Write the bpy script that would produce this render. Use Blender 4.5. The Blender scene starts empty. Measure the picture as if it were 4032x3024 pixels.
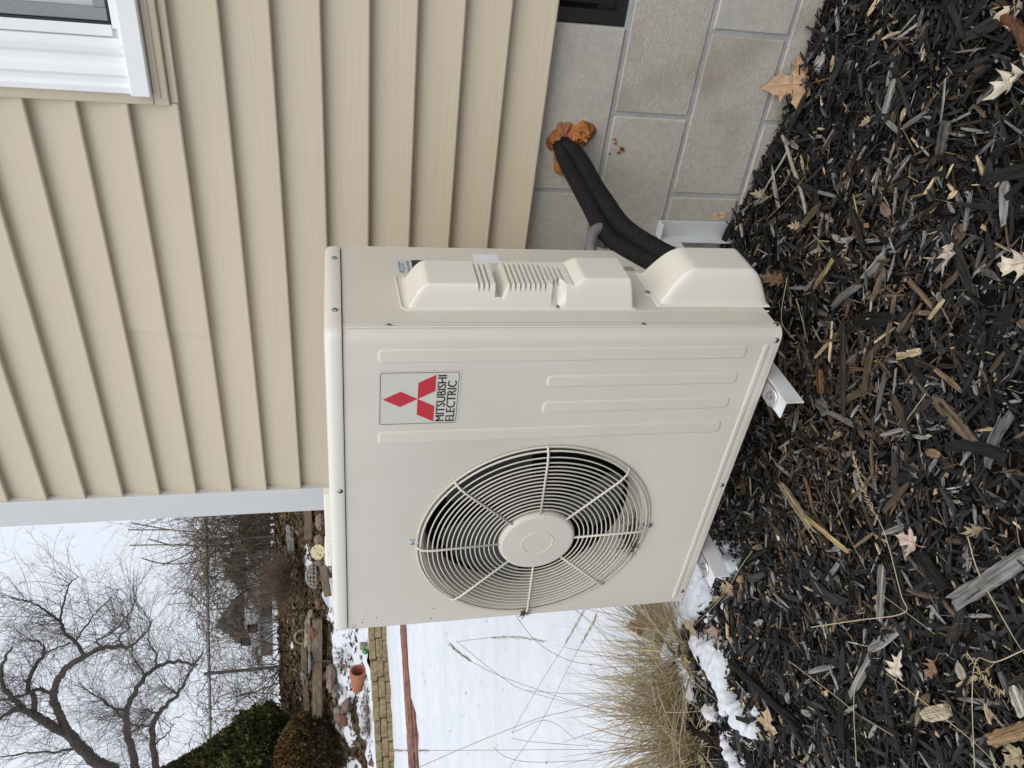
import bpy, math, random
import numpy as np
from mathutils import Vector, Matrix, noise

# ------------------------------------------------------------------ camera, sky, sun, exposure
SC = bpy.context.scene
COL = SC.collection
CAM = np.array([1.1685, -1.1505, 0.8507])
YAW, PITCH, ROLL, FPX = 0.6458, -0.2163, -0.0200, 3049.37
_cy, _sy, _cp, _sp = math.cos(YAW), math.sin(YAW), math.cos(PITCH), math.sin(PITCH)
FW = np.array([-_sy * _cp, _cy * _cp, _sp])
_r = np.array([_cy, _sy, 0.0]); _u = np.cross(_r, FW)
RT = math.cos(ROLL) * _r + math.sin(ROLL) * _u
UP = -math.sin(ROLL) * _r + math.cos(ROLL) * _u
cd = bpy.data.cameras.new('camera'); cam = bpy.data.objects.new('camera', cd); COL.objects.link(cam)
cd.sensor_width = 36; cd.lens = FPX * 36 / 4032; cd.clip_start = 0.02; cd.clip_end = 600
M = Matrix.Identity(4)
for i in range(3):                       # the phone was held upright, the file lies on its side
    M[i][0], M[i][1], M[i][2], M[i][3] = -UP[i], RT[i], -FW[i], CAM[i]
cam.matrix_world = M
SC.camera = cam

w = bpy.data.worlds.new('World'); SC.world = w; w.use_nodes = True
nt = w.node_tree; nt.nodes.clear()
N = nt.nodes.new; L = nt.links.new
out = N('ShaderNodeOutputWorld'); bg = N('ShaderNodeBackground'); bg.inputs[1].default_value = 0.1
sky = N('ShaderNodeTexSky'); sky.sky_type = 'NISHITA'; sky.sun_disc = False
SUN_EL, SUN_AZ = math.radians(46), math.radians(136)      # azimuth from +Y towards +X
sky.sun_elevation = SUN_EL; sky.sun_rotation = SUN_AZ; sky.dust_density = 6; sky.air_density = 1.0
tc = N('ShaderNodeTexCoord'); sep = N('ShaderNodeSeparateXYZ'); L(tc.outputs['Generated'], sep.inputs[0])
mr = N('ShaderNodeMapRange'); mr.inputs['From Min'].default_value = 0; mr.inputs['From Max'].default_value = 1
mr.inputs['To Min'].default_value = 0.76; mr.inputs['To Max'].default_value = 1.0   # overcast deck: zenith brighter than horizon
L(sep.outputs['Z'], mr.inputs['Value'])
cl = N('ShaderNodeMix'); cl.data_type = 'RGBA'; cl.blend_type = 'MULTIPLY'; cl.inputs[0].default_value = 1
cl.inputs[6].default_value = (10.3, 10.95, 12.1, 1)
L(mr.outputs[0], cl.inputs[7])
mx = N('ShaderNodeMix'); mx.data_type = 'RGBA'; mx.inputs[0].default_value = 0.97
L(sky.outputs[0], mx.inputs[6]); L(cl.outputs[2], mx.inputs[7])
L(mx.outputs[2], bg.inputs[0]); L(bg.outputs[0], out.inputs[0])

sd = bpy.data.lights.new('sun', 'SUN'); so = bpy.data.objects.new('sun', sd); COL.objects.link(so)
sd.energy = 1.5; sd.angle = math.radians(50); sd.color = (1.0, 0.945, 0.86)
sdir = Vector((math.sin(SUN_AZ) * math.cos(SUN_EL), math.cos(SUN_AZ) * math.cos(SUN_EL), math.sin(SUN_EL)))
so.rotation_euler = sdir.to_track_quat('Z', 'Y').to_euler(); so.location = (3, -6, 8)
SC.view_settings.view_transform = 'Standard'; SC.view_settings.look = 'None'
SC.view_settings.exposure = 0.0; SC.view_settings.gamma = 1.0
SC.view_settings.use_curve_mapping = False

# ------------------------------------------------------------------ places seen in the photograph (2212 x 1659 pixels) -> world
S_ = 4032 / 2212
FH = np.array([-_sy, _cy, 0.0]); RH = np.array([_cy, _sy, 0.0])       # horizontal forward / right of the viewer
def ray(xd, yd):
    x, y = xd * S_, yd * S_
    return FW + ((1512 - y) / FPX) * RT - ((x - 2016) / FPX) * UP
def at(xd, yd, t): d = ray(xd, yd); return CAM + d * t / (d @ FH)
def ony(xd, yd, Y): d = ray(xd, yd); return CAM + d * (Y - CAM[1]) / d[1]
def onz(xd, yd, Z): d = ray(xd, yd); return CAM + d * (Z - CAM[2]) / d[2]
def st2w(s, t, z=0.0): p = CAM + RH * s + FH * t; return np.array([p[0], p[1], z])
def w2st(x, y): d = np.array([x - CAM[0], y - CAM[1]]); return d @ RH[:2], d @ FH[:2]
def sstep(a, b, x):
    k = min(1.0, max(0.0, (x - a) / (b - a))); return k * k * (3 - 2 * k)
def nz(x, y, z=0.0, sc=1.0): return noise.noise(Vector((x * sc, y * sc, z * sc)))
def fbm(x, y, z=0.0, sc=1.0, o=3):
    a, v = 1.0, 0.0
    for _ in range(o):
        v += a * noise.noise(Vector((x * sc, y * sc, z * sc))); sc *= 2.1; a *= 0.5
    return v
HT = [(2.84, -.300), (7.80, .17), (7.99, .17), (8.0, .28), (8.95, .35), (9.04, .35), (9.05, .565), (9.6, .64), (9.9, .86), (10.3, 1.13), (11, 1.41), (12, 1.80), (12.5, 1.87), (30, 3.55), (90, 7.5)]
def hill(s, t):
    if t <= HT[0][0]: z = HT[0][1]
    else:
        z = HT[-1][1]
        for (a, za), (b, zb) in zip(HT, HT[1:]):
            if t <= b: z = za + (zb - za) * (t - a) / (b - a); break
    z += max(-.12, min(.12, .04 * (s + 3.2))) * sstep(6.5, 8, t) * (1 - sstep(11, 14, t))
    return z
def ground(x, y):
    s, t = w2st(x, y)
    z = -.275 - .025 * sstep(1.6, 2.84, t) if t < 2.84 else hill(s, t)
    m = 1 - sstep(2.2, 3.0, t)
    z += m * .075 * math.exp(-((x - .22) / .30) ** 2) * sstep(.15, .68, y)
    z += m * (.018 * nz(x, y, 3, 3.1) + .007 * nz(x, y, 9, 11))
    return z
def ong(xd, yd, dz=0.0):
    z = -.27
    for _ in range(8):
        p = onz(xd, yd, z); z = ground(p[0], p[1]) + dz
    return onz(xd, yd, z)

# ------------------------------------------------------------------ materials
def nodes(name):
    m = bpy.data.materials.new(name); m.use_nodes = True
    t = m.node_tree; b = t.nodes['Principled BSDF']
    return m, t, b
def mat(name, c1, c2=None, scale=20, rough=.6, bump=0, bscale=None, detail=4, stretch=(1, 1, 1), coord='Object', metal=0, spec=.5,
        c3=None, c3scale=3, c3amt=.5, contrast=(.35, .65), bdist=.004, transl=0):
    m, t, b = nodes(name); n = t.nodes.new; l = t.links.new
    b.inputs['Roughness'].default_value = rough; b.inputs['Metallic'].default_value = metal
    b.inputs['Specular IOR Level'].default_value = spec
    c1 = (*c1, 1)
    if c2 is None and not bump:
        b.inputs['Base Color'].default_value = c1; return m
    tc = n('ShaderNodeTexCoord'); mp = n('ShaderNodeMapping'); mp.inputs['Scale'].default_value = stretch
    l(tc.outputs[coord], mp.inputs[0])
    col = None
    if c2 is not None:
        nn = n('ShaderNodeTexNoise'); nn.inputs['Scale'].default_value = scale; nn.inputs['Detail'].default_value = detail
        l(mp.outputs[0], nn.inputs[0])
        cr = n('ShaderNodeValToRGB'); cr.color_ramp.elements[0].position = contrast[0]; cr.color_ramp.elements[1].position = contrast[1]
        cr.color_ramp.elements[0].color = c1; cr.color_ramp.elements[1].color = (*c2, 1)
        l(nn.outputs[0], cr.inputs[0]); col = cr.outputs[0]
        if c3 is not None:
            n3 = n('ShaderNodeTexNoise'); n3.inputs['Scale'].default_value = c3scale; n3.inputs['Detail'].default_value = 5
            l(tc.outputs[coord], n3.inputs[0])
            r3 = n('ShaderNodeValToRGB'); r3.color_ramp.elements[0].position = .5; r3.color_ramp.elements[1].position = .72
            r3.color_ramp.elements[0].color = (0, 0, 0, 1); r3.color_ramp.elements[1].color = (c3amt, c3amt, c3amt, 1)
            l(n3.outputs[0], r3.inputs[0])
            mm = n('ShaderNodeMix'); mm.data_type = 'RGBA'; l(r3.outputs[0], mm.inputs[0]); l(col, mm.inputs[6]); mm.inputs[7].default_value = (*c3, 1)
            col = mm.outputs[2]
        l(col, b.inputs['Base Color'])
    else: b.inputs['Base Color'].default_value = c1
    if bump:
        nb = n('ShaderNodeTexNoise'); nb.inputs['Scale'].default_value = bscale or scale * 3; nb.inputs['Detail'].default_value = 3
        l(mp.outputs[0], nb.inputs[0])
        bp = n('ShaderNodeBump'); bp.inputs['Strength'].default_value = bump; bp.inputs['Distance'].default_value = bdist
        l(nb.outputs[0], bp.inputs['Height']); l(bp.outputs[0], b.inputs['Normal'])
    return m
def attr_mat(name, rough=.8, grain=None, gmul=(.55, 1.3), bump=.5, obj_color=False, spec=.3, gscale=1.0, tips=None):
    """colour from a vertex attribute (or the object's own colour), streaked along the piece"""
    m, t, b = nodes(name); n = t.nodes.new; l = t.links.new
    b.inputs['Roughness'].default_value = rough; b.inputs['Specular IOR Level'].default_value = spec
    if obj_color:
        a = n('ShaderNodeObjectInfo'); src = a.outputs['Color']; tc = n('ShaderNodeTexCoord'); co = tc.outputs['Object']
    else:
        a = n('ShaderNodeAttribute'); a.attribute_name = 'Col'; src = a.outputs['Color']
        g = n('ShaderNodeAttribute'); g.attribute_name = 'grain'; co = g.outputs['Vector']
    if grain:
        mp = n('ShaderNodeMapping'); mp.inputs['Scale'].default_value = grain; l(co, mp.inputs[0])
        nn = n('ShaderNodeTexNoise'); nn.inputs['Scale'].default_value = gscale; nn.inputs['Detail'].default_value = 4; l(mp.outputs[0], nn.inputs[0])
        rr = n('ShaderNodeMapRange'); rr.inputs['From Min'].default_value = .3; rr.inputs['From Max'].default_value = .72
        rr.inputs['To Min'].default_value = gmul[0]; rr.inputs['To Max'].default_value = gmul[1]; l(nn.outputs[0], rr.inputs[0])
        mm = n('ShaderNodeMix'); mm.data_type = 'RGBA'; mm.blend_type = 'MULTIPLY'; mm.inputs[0].default_value = 1
        l(src, mm.inputs[6]); l(rr.outputs[0], mm.inputs[7]); l(mm.outputs[2], b.inputs['Base Color'])
        bp = n('ShaderNodeBump'); bp.inputs['Strength'].default_value = bump; bp.inputs['Distance'].default_value = .0015
        l(nn.outputs[0], bp.inputs['Height']); l(bp.outputs[0], b.inputs['Normal'])
    else: l(src, b.inputs['Base Color'])
    return m
MT = {}
MT['siding'] = mat('vinyl_siding', (.528, .452, .336), (.540, .463, .346), scale=30, rough=.45, bump=.6, bscale=120, stretch=(.05, 1, 1), spec=.4, bdist=.0015)
MT['trim'] = mat('white_trim', (.78, .79, .79), (.82, .82, .81), scale=6, rough=.35)
MT['board'] = mat('painted_corner_board', (.57, .575, .57), (.60, .605, .60), scale=4, rough=.45)
MT['block'] = mat('concrete_block', (.425, .398, .346), (.51, .478, .416), scale=75, rough=.95, bump=1, bscale=230, c3=(.30, .25, .185), c3scale=5, c3amt=.75, contrast=(.28, .66), spec=.15, bdist=.002)
MT['block2'] = mat('concrete_block_pale', (.435, .41, .36), (.525, .495, .44), scale=70, rough=.95, bump=.7, bscale=310, c3=(.46, .45, .43), c3scale=9, c3amt=.5, contrast=(.3, .7), spec=.15, bdist=.002)
MT['mortar'] = mat('mortar', (.33, .34, .345), (.42, .425, .425), scale=60, rough=.9, bump=.5, bscale=200, c3=(.5, .5, .48), c3scale=11, c3amt=.5, spec=.15)
MT['black'] = mat('black_frame', (.012, .012, .013), rough=.45)
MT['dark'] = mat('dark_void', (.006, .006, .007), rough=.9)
MT['paint'] = mat('cream_sheet_metal', (.645, .603, .528), (.675, .632, .553), scale=3, rough=.38, bump=.03, bscale=500, spec=.4, c3=(.57, .525, .45), c3scale=4, c3amt=.4)
MT['lid'] = mat('cream_lid_metal', (.70, .665, .59), (.72, .685, .61), scale=3, rough=.34, spec=.45)
MT['plastic'] = mat('cream_plastic', (.75, .715, .635), (.78, .745, .66), scale=4, rough=.42, bump=.05, bscale=600)
MT['wire'] = mat('grille_wire', (.60, .565, .475), (.64, .605, .515), scale=30, rough=.4)
MT['blade'] = mat('fan_blade', (.05, .05, .054), rough=.5)
MT['steel'] = mat('galvanised_steel', (.50, .52, .53), (.62, .64, .65), scale=90, rough=.35, metal=.85)
MT['screw'] = mat('screw_steel', (.42, .40, .42), rough=.28, metal=1)
MT['bracket'] = mat('white_bracket_paint', (.66, .68, .69), (.72, .735, .74), scale=12, rough=.4, c3=(.42, .33, .20), c3scale=9, c3amt=.35)
MT['hose'] = mat('black_foam_insulation', (.006, .006, .0065), (.012, .012, .0125), scale=90, rough=.7, bump=.8, bscale=160, spec=.22)
MT['conduit'] = mat('grey_conduit', (.13, .13, .13), (.16, .16, .16), scale=30, rough=.6)
MT['foam'] = mat('expanding_foam', (.24, .075, .012), (.42, .17, .035), scale=40, rough=.85, bump=.9, bscale=120, c3=(.30, .13, .09), c3scale=18, c3amt=.8)
MT['red'] = mat('logo_red', (.50, .014, .025), rough=.4)
MT['ink'] = mat('print_black', (.018, .018, .018), rough=.5)
MT['sticker'] = mat('sticker_cream', (.60, .575, .50), rough=.4)
MT['label_white'] = mat('label_white', (.78, .80, .84), rough=.4)
MT['label_blue'] = mat('label_pale_blue', (.52, .58, .60), rough=.4)
MT['screen'] = mat('insect_screen', (.22, .225, .23), (.28, .285, .29), scale=900, rough=.5, metal=.2, stretch=(1, 1, .2))
MT['glass'] = mat('window_glass', (.008, .010, .009), (.025, .028, .025), scale=5, rough=.35, spec=.1)
MT['snow'] = mat('snow', (.64, .665, .71), (.69, .71, .745), scale=9, rough=.7, bump=.35, bscale=60, spec=.25, bdist=.01)
MT['soil'] = mat('dark_soil', (.003, .003, .003), (.010, .008, .007), scale=70, rough=1, bump=1, bscale=160, c3=(.02, .013, .008), c3scale=5, c3amt=.6, spec=.1)
MT['hillsoil'] = mat('garden_soil_litter', (.045, .033, .020), (.17, .13, .075), scale=28, rough=1, bump=1, bscale=50, c3=(.09, .055, .03), c3scale=3, c3amt=.6, spec=.15, bdist=.03)
MT['farground'] = mat('far_snow', (.66, .69, .74), (.74, .76, .80), scale=.6, rough=.8, spec=.2)

# ------------------------------------------------------------------ mesh tools
class MB:
    def __init__(s): s.v = []; s.f = []; s.c = []; s.tw = []
    def add(s, vs, fs, col=None):
        k = len(s.v); s.v += [tuple(map(float, q)) for q in vs]; s.f += [tuple(i + k for i in q) for q in fs]
        if col is not None: s.c += [col] * len(vs)
    def box(s, x0, x1, y0, y1, z0, z1, col=None):
        s.add([(x0, y0, z0), (x1, y0, z0), (x1, y1, z0), (x0, y1, z0), (x0, y0, z1), (x1, y0, z1), (x1, y1, z1), (x0, y1, z1)],
              [(0, 3, 2, 1), (4, 5, 6, 7), (0, 1, 5, 4), (1, 2, 6, 5), (2, 3, 7, 6), (3, 0, 4, 7)], col); return s
    def cbox(s, x0, x1, y0, y1, z0, z1, c=.003, wob=0, rnd=None):
        """box whose edges are chamfered"""
        vs = []
        X, Y, Z = (x0, x1), (y0, y1), (z0, z1)
        sg = (1, -1)
        idx = {}
        for i in (0, 1):
            for j in (0, 1):
                for k in (0, 1):
                    j_ = (lambda: (rnd.uniform(-wob, wob) if rnd else 0))
                    for a in range(3):
                        p = [X[i] + sg[i] * c, Y[j] + sg[j] * c, Z[k] + sg[k] * c]
                        p[a] = (X[i], Y[j], Z[k])[a]
                        idx[i, j, k, a] = len(vs); vs.append([p[0] + j_(), p[1] + j_(), p[2] + j_()])
        fs = []
        I = idx
        for i in (0, 1):
            q = [I[i, 0, 0, 0], I[i, 1, 0, 0], I[i, 1, 1, 0], I[i, 0, 1, 0]]; fs.append(q if i else q[::-1])
            q = [I[0, i, 0, 1], I[1, i, 0, 1], I[1, i, 1, 1], I[0, i, 1, 1]]; fs.append(q if not i else q[::-1])
            q = [I[0, 0, i, 2], I[1, 0, i, 2], I[1, 1, i, 2], I[0, 1, i, 2]]; fs.append(q if i else q[::-1])
        for i in (0, 1):
            for j in (0, 1):
                fs.append([I[i, j, 0, 0], I[i, j, 1, 0], I[i, j, 1, 1], I[i, j, 0, 1]])
                fs.append([I[i, 0, j, 0], I[i, 1, j, 0], I[i, 1, j, 2], I[i, 0, j, 2]])
                fs.append([I[0, i, j, 1], I[1, i, j, 1], I[1, i, j, 2], I[0, i, j, 2]])
        for key in ((i, j, k) for i in (0, 1) for j in (0, 1) for k in (0, 1)):
            fs.append([I[(*key, 0)], I[(*key, 1)], I[(*key, 2)]])
        s.add(vs, fs); return s
    def tube(s, pts, r, n=8, cap=True, col=None):
        P = [np.array(p, float) for p in pts]; m = len(P)
        R = r if hasattr(r, '__len__') else [r] * m
        T = []
        for i in range(m):
            d = P[min(i + 1, m - 1)] - P[max(i - 1, 0)]; T.append(d / (np.linalg.norm(d) + 1e-12))
        a = np.array([0, 0, 1.0]) if abs(T[0][2]) < .9 else np.array([1.0, 0, 0])
        nrm = np.cross(T[0], a); nrm /= np.linalg.norm(nrm)
        vs = []
        for i in range(m):
            nrm = nrm - T[i] * (nrm @ T[i]); nrm /= (np.linalg.norm(nrm) + 1e-12); b = np.cross(T[i], nrm)
            for k in range(n):
                q = 2 * math.pi * k / n; vs.append(P[i] + R[i] * (math.cos(q) * nrm + math.sin(q) * b))
        fs = [(i * n + k, i * n + (k + 1) % n, (i + 1) * n + (k + 1) % n, (i + 1) * n + k) for i in range(m - 1) for k in range(n)]
        if cap and n > 2: fs += [tuple(range(n))[::-1], tuple((m - 1) * n + k for k in range(n))]
        s.add(vs, fs, col); return s
    def ring(s, c, R, r, n=64, m=6, axis=1, a0=0, a1=2 * math.pi):
        pts = []
        full = abs(a1 - a0 - 2 * math.pi) < 1e-6
        vs, fs = [], []
        cnt = n if full else n + 1
        for i in range(cnt):
            q = a0 + (a1 - a0) * i / n
            for k in range(m):
                e = 2 * math.pi * k / m; rr = R + r * math.cos(e); h = r * math.sin(e)
                vs.append((c[0] + rr * math.cos(q), c[1] + h, c[2] + rr * math.sin(q)) if axis == 1 else (c[0] + rr * math.cos(q), c[1] + rr * math.sin(q), c[2] + h))
        for i in range(n):
            j = (i + 1) % cnt
            for k in range(m): fs.append((i * m + k, i * m + (k + 1) % m, j * m + (k + 1) % m, j * m + k))
        s.add(vs, fs); return s
    def lathe(s, prof, c, axis=2, n=24, col=None):
        """prof = [(radius, height)] about an axis through c"""
        vs, fs = [], []
        for (r, h) in prof:
            for k in range(n):
                q = 2 * math.pi * k / n; a, b = r * math.cos(q), r * math.sin(q)
                vs.append({2: (c[0] + a, c[1] + b, c[2] + h), 1: (c[0] + a, c[1] + h, c[2] + b), 0: (c[0] + h, c[1] + a, c[2] + b)}[axis])
        for i in range(len(prof) - 1):
            for k in range(n): fs.append((i * n + k, i * n + (k + 1) % n, (i + 1) * n + (k + 1) % n, (i + 1) * n + k))
        if prof[0][0] > 1e-6: fs.append(tuple(range(n))[::-1])
        if prof[-1][0] > 1e-6: fs.append(tuple((len(prof) - 1) * n + k for k in range(n)))
        s.add(vs, fs, col); return s
    def grid(s, fn, nu, nv, keep=None, col=None):
        vs = [fn(i / nu, j / nv) for j in range(nv + 1) for i in range(nu + 1)]
        fs = [(j * (nu + 1) + i, j * (nu + 1) + i + 1, (j + 1) * (nu + 1) + i + 1, (j + 1) * (nu + 1) + i) for j in range(nv) for i in range(nu)
              if keep is None or keep(vs[j * (nu + 1) + i], vs[(j + 1) * (nu + 1) + i + 1])]
        s.add(vs, fs, col); return s
    def poly(s, pts2, fn, h):
        """flat polygon with thickness h; fn(a, b, c) places it"""
        n = len(pts2)
        s.add([fn(a, b, 0) for a, b in pts2] + [fn(a, b, h) for a, b in pts2],
              [tuple(range(n)), tuple(n + k for k in range(n))[::-1]] + [(k, n + k, n + (k + 1) % n, (k + 1) % n) for k in range(n)]); return s
    def flush(s):
        """all five-point twigs at once, three-sided"""
        if not s.tw: return
        P = np.array([t[0] for t in s.tw]); R = np.array([t[1] for t in s.tw]); K, m, _ = P.shape
        T = np.gradient(P, axis=1); T /= np.linalg.norm(T, axis=2, keepdims=True) + 1e-12
        ref = np.where(np.abs(T[:, :1, 2:]) < .8, np.array([[[0, 0, 1.0]]]), np.array([[[1.0, 0, 0]]]))
        n = np.cross(T, np.broadcast_to(ref, T.shape)); n /= np.linalg.norm(n, axis=2, keepdims=True) + 1e-12; b = np.cross(T, n)
        rings = [P + R[:, :, None] * (math.cos(q) * n + math.sin(q) * b) for q in (0, 2.0944, 4.18879)]
        Vt = np.stack(rings, 2).reshape(-1, 3); k0 = len(s.v)
        base = np.array([(i * 3 + k, i * 3 + (k + 1) % 3, (i + 1) * 3 + (k + 1) % 3, (i + 1) * 3 + k) for i in range(m - 1) for k in range(3)])
        Ft = (base[None] + (np.arange(K) * m * 3)[:, None, None]).reshape(-1, 4) + k0
        s.v += Vt.tolist(); s.f += Ft.tolist(); s.tw = []
    def mesh(s, name, smooth=None):
        s.flush()
        me = bpy.data.meshes.new(name); me.from_pydata(s.v, [], s.f); me.update()
        if s.c:
            a = me.color_attributes.new('Col', 'FLOAT_COLOR', 'POINT')
            arr = np.ones((len(s.v), 4), np.float32); arr[:, :3] = np.array([q[:3] for q in s.c], np.float32)[:len(s.v)]
            a.data.foreach_set('color', arr.ravel())
        if smooth:
            me.polygons.foreach_set('use_smooth', [True] * len(me.polygons))
            if smooth < 179: me.set_sharp_from_angle(angle=math.radians(smooth))
        return me
    def build(s, name, m, parent=None, smooth=None):
        return link(name, s.mesh(name, smooth), m, parent)
def link(name, me, m, parent=None):
    if m is not None and not me.materials: me.materials.append(MT[m] if isinstance(m, str) else m)
    o = bpy.data.objects.new(name, me); COL.objects.link(o)
    if parent is not None: par(o, parent)
    return o
WORLD = {}
def par(o, p):
    o.parent = p
    o.matrix_parent_inverse = WORLD[p.name].inverted() if p.name in WORLD else Matrix.Identity(4)
    WORLD[o.name] = Matrix.Identity(4)
def tag(o, label=None, cat=None, group=None, kind=None):
    if label: o['label'] = label
    if cat: o['category'] = cat
    if group: o['group'] = group
    if kind: o['kind'] = kind
    return o
def thing(name, loc, label, cat, group=None):
    e = bpy.data.objects.new(name, None); COL.objects.link(e); e.location = tuple(map(float, loc)); e.empty_display_size = .05
    WORLD[e.name] = Matrix.Translation(Vector(tuple(map(float, loc))))
    return tag(e, label, cat, group)
RND = random.Random(7)

# ------------------------------------------------------------------ the house
YW = .680                                   # face of the foundation blocks
house = thing('house', (0, .68, -.3), 'house with beige lap siding above a grey concrete block foundation', 'house')
fnd = MB(); fnd.box(-.655, 3.2, YW + .0035, YW + .20, -.75, .196); fnd.box(-.655, .806, YW + .0035, YW + .20, .196, .40); fnd.box(1.275, 3.2, YW + .0035, YW + .20, .196, .40); fnd.box(-.655, -.46, YW + .20, 6.2, -.75, .40)
fnd = fnd.build('foundation_wall', 'mortar', house)
BL, ZB, AX = .2032, -.0132, .4078
blk = random.Random(3)
for row in range(-3, 2):
    z0 = ZB + row * BL + .0048; z1 = ZB + (row + 1) * BL - .0048
    off = AX if row in (1, -1, -3) else AX + BL
    for i in range(-3, 7):
        x0 = off + i * 2 * BL + .0048; x1 = off + (i + 1) * 2 * BL - .0048
        if row == 1:
            z1 = .398
            if i == 0: x1 = .806
            elif i == 1: x0 = 1.275
        x0 = max(x0, -.652)
        if x1 - x0 < .03: continue
        b = MB(); dy = blk.uniform(-.0012, .0012)
        b.cbox(x0, x1, YW + dy, YW + .05, z0, z1, .0035, wob=.0011, rnd=blk)
        b.build('concrete_block', 'block2' if blk.random() < .3 else 'block', fnd)
# small basement window in the top block course
bw = MB(); bw.box(.806, 1.275, YW + .052, YW + .06, .196, .40); bw = bw.build('basement_window', 'dark', house)
q = MB(); q.box(.809, .838, YW + .012, YW + .05, .199, .40); q.box(.838, 1.27, YW + .012, YW + .05, .199, .222); q.build('frame', 'black', bw)
q = MB(); q.box(.838, 1.27, YW + .036, YW + .040, .222, .262); q.box(.848, .852, YW + .03, YW + .034, .262, .40); q.build('sash_rail', 'black', bw)
q = MB()
for k in range(40): q.box(.853 + k * .0105, .8545 + k * .0105, YW + .041, YW + .042, .262, .40)
for k in range(13): q.box(.853, 1.27, YW + .0425, YW + .0432, .264 + k * .0105, .2655 + k * .0105)
q.build('wire_mesh', 'screen', bw)

# siding: laps 4 inches to the weather, each a plank of its own
EXP = .1016; Z00 = .371
sid = MB(); sid.box(-.60, 3.2, .672, .679, .40, 3.3); sid = sid.build('wall_sheathing', 'board', house)
def plank(x0, x1, z0, parent, ends=0, seed=0):
    m = MB()
    prof = [(.6715, .0005), (.6500, -.0012), (.6474, .0006), (.6466, .0032), (.6545, .036), (.6620, .070), (.6705, .1085)]
    nx = max(2, int((x1 - x0) / .09))
    vs, fs = [], []
    for i in range(nx + 1):
        x = x0 + (x1 - x0) * i / nx
        for (y, z) in prof:
            vs.append((x, y + .0008 * nz(x, z0 * 7 + seed, z * 6, 2.2) - ends, z0 + z + .0006 * nz(x, z0 * 3, 5, 1.7)))
    n = len(prof)
    for i in range(nx):
        for k in range(n - 1): fs.append((i * n + k, (i + 1) * n + k, (i + 1) * n + k + 1, i * n + k + 1))
    m.add(vs, fs); return m.build('siding_plank', 'siding', parent)
WX0, WX1, WZ0, WZ1 = .585, 1.56, 1.199, 2.55      # outside of the window trim
for k in range(0, 29):
    z0 = Z00 + k * EXP
    segs = [(-.578, 3.2)]
    if k in (8, 9): segs = [(-.578, .004), (-.010 if k == 8 else .0, WX0 + .004), (WX1, 3.2)]
    elif z0 + EXP > WZ0 + .06 and z0 < WZ1: segs = [(-.578, WX0 + .004), (WX1, 3.2)]
    for j, (a, b) in enumerate(segs): plank(a, b, z0, sid, ends=.0032 if (k in (8, 9) and j == 1) else 0, seed=j)
# the corner board and the wall that turns the corner
cb = MB(); cb.cbox(-.672, -.575, .643, .668, .355, 3.3, .002); cb.cbox(-.672, -.649, .668, .76, .355, 3.3, .002); cb.build('corner_board', 'board', house)
sw = MB(); sw.box(-.652, -.60, .76, 6.2, .39, 3.3); sw = sw.build('side_wall', 'board', house)
for k in range(0, 29):
    z0 = Z00 + k * EXP
    q = MB(); q.add([(-.654, .76, z0 + .108), (-.668, .76, z0), (-.654, .76, z0), (-.654, 6.2, z0 + .108), (-.668, 6.2, z0), (-.654, 6.2, z0)], [(0, 1, 4, 3), (1, 2, 5, 4), (0, 2, 1), (3, 4, 5)])
    q.build('siding_plank', 'siding', sw)

# window
win = MB(); win.box(.80, 1.46, .668, .674, 1.31, 2.50); win = win.build('window', 'glass', house)
q = MB()     # beige channel that receives the siding
q.cbox(WX0, .609, .640, .672, 1.2305, WZ1, .002); q.cbox(WX0, WX1, .640, .672, 1.199, 1.2295, .002)
q.build('siding_channel', 'siding', win)
q = MB(); q.cbox(.600, WX1, .6375, .645, 1.200, 1.2115, .0015); q.cbox(.60, WX1, .6375, .645, 1.2145, 1.229, .0015); q.build('channel_lip', 'siding', win)
q = MB(); q.cbox(WX0 + .003, WX1, .6475, .668, 1.1826, 1.1985, .0012); q.build('cut_siding_strip', 'siding', win)
q = MB(); q.cbox(.6075, 1.54, .618, .660, 1.2305, 1.270, .0025); q.build('sill', 'trim', win)
# ribbed white casing: a moulded profile swept up the jamb
prof = [(.609, .648), (.610, .630), (.622, .628), (.630, .634), (.640, .634), (.647, .628), (.660, .631), (.668, .640), (.680, .643), (.688, .636), (.697, .634), (.700, .650), (.712, .652), (.714, .660), (.728, .661), (.730, .668)]
q = MB(); vs = [(x, y, 1.2715) for x, y in prof] + [(x, y, 2.52) for x, y in prof]; n = len(prof)
q.add(vs, [(k, k + 1, n + k + 1, n + k) for k in range(n - 1)]); q.build('casing', 'trim', win, 25)
q = MB(); q.cbox(.70, 1.47, .643, .668, 1.2715, 1.2795, .0015); q.cbox(.7305, 1.47, .652, .668, 1.2800, 1.2905, .0015); q.cbox(.7155, .7375, .652, .668, 1.2915, 2.5, .0015); q.build('frame', 'trim', win)
q = MB(); q.cbox(.7385, .7425, .655, .670, 1.2915, 2.5, .001); q.cbox(.7430, 1.46, .655, .670, 1.2915, 1.2960, .001); q.build('dark_gap', 'black', win)  # black strips painted for the dark gap around the screen frame
q = MB(); q.cbox(.7435, .768, .658, .670, 1.297, 2.5, .001); q.cbox(.7685, 1.46, .658, .670, 1.297, 1.3205, .001); q.build('screen_frame', 'screen', win)

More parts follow.
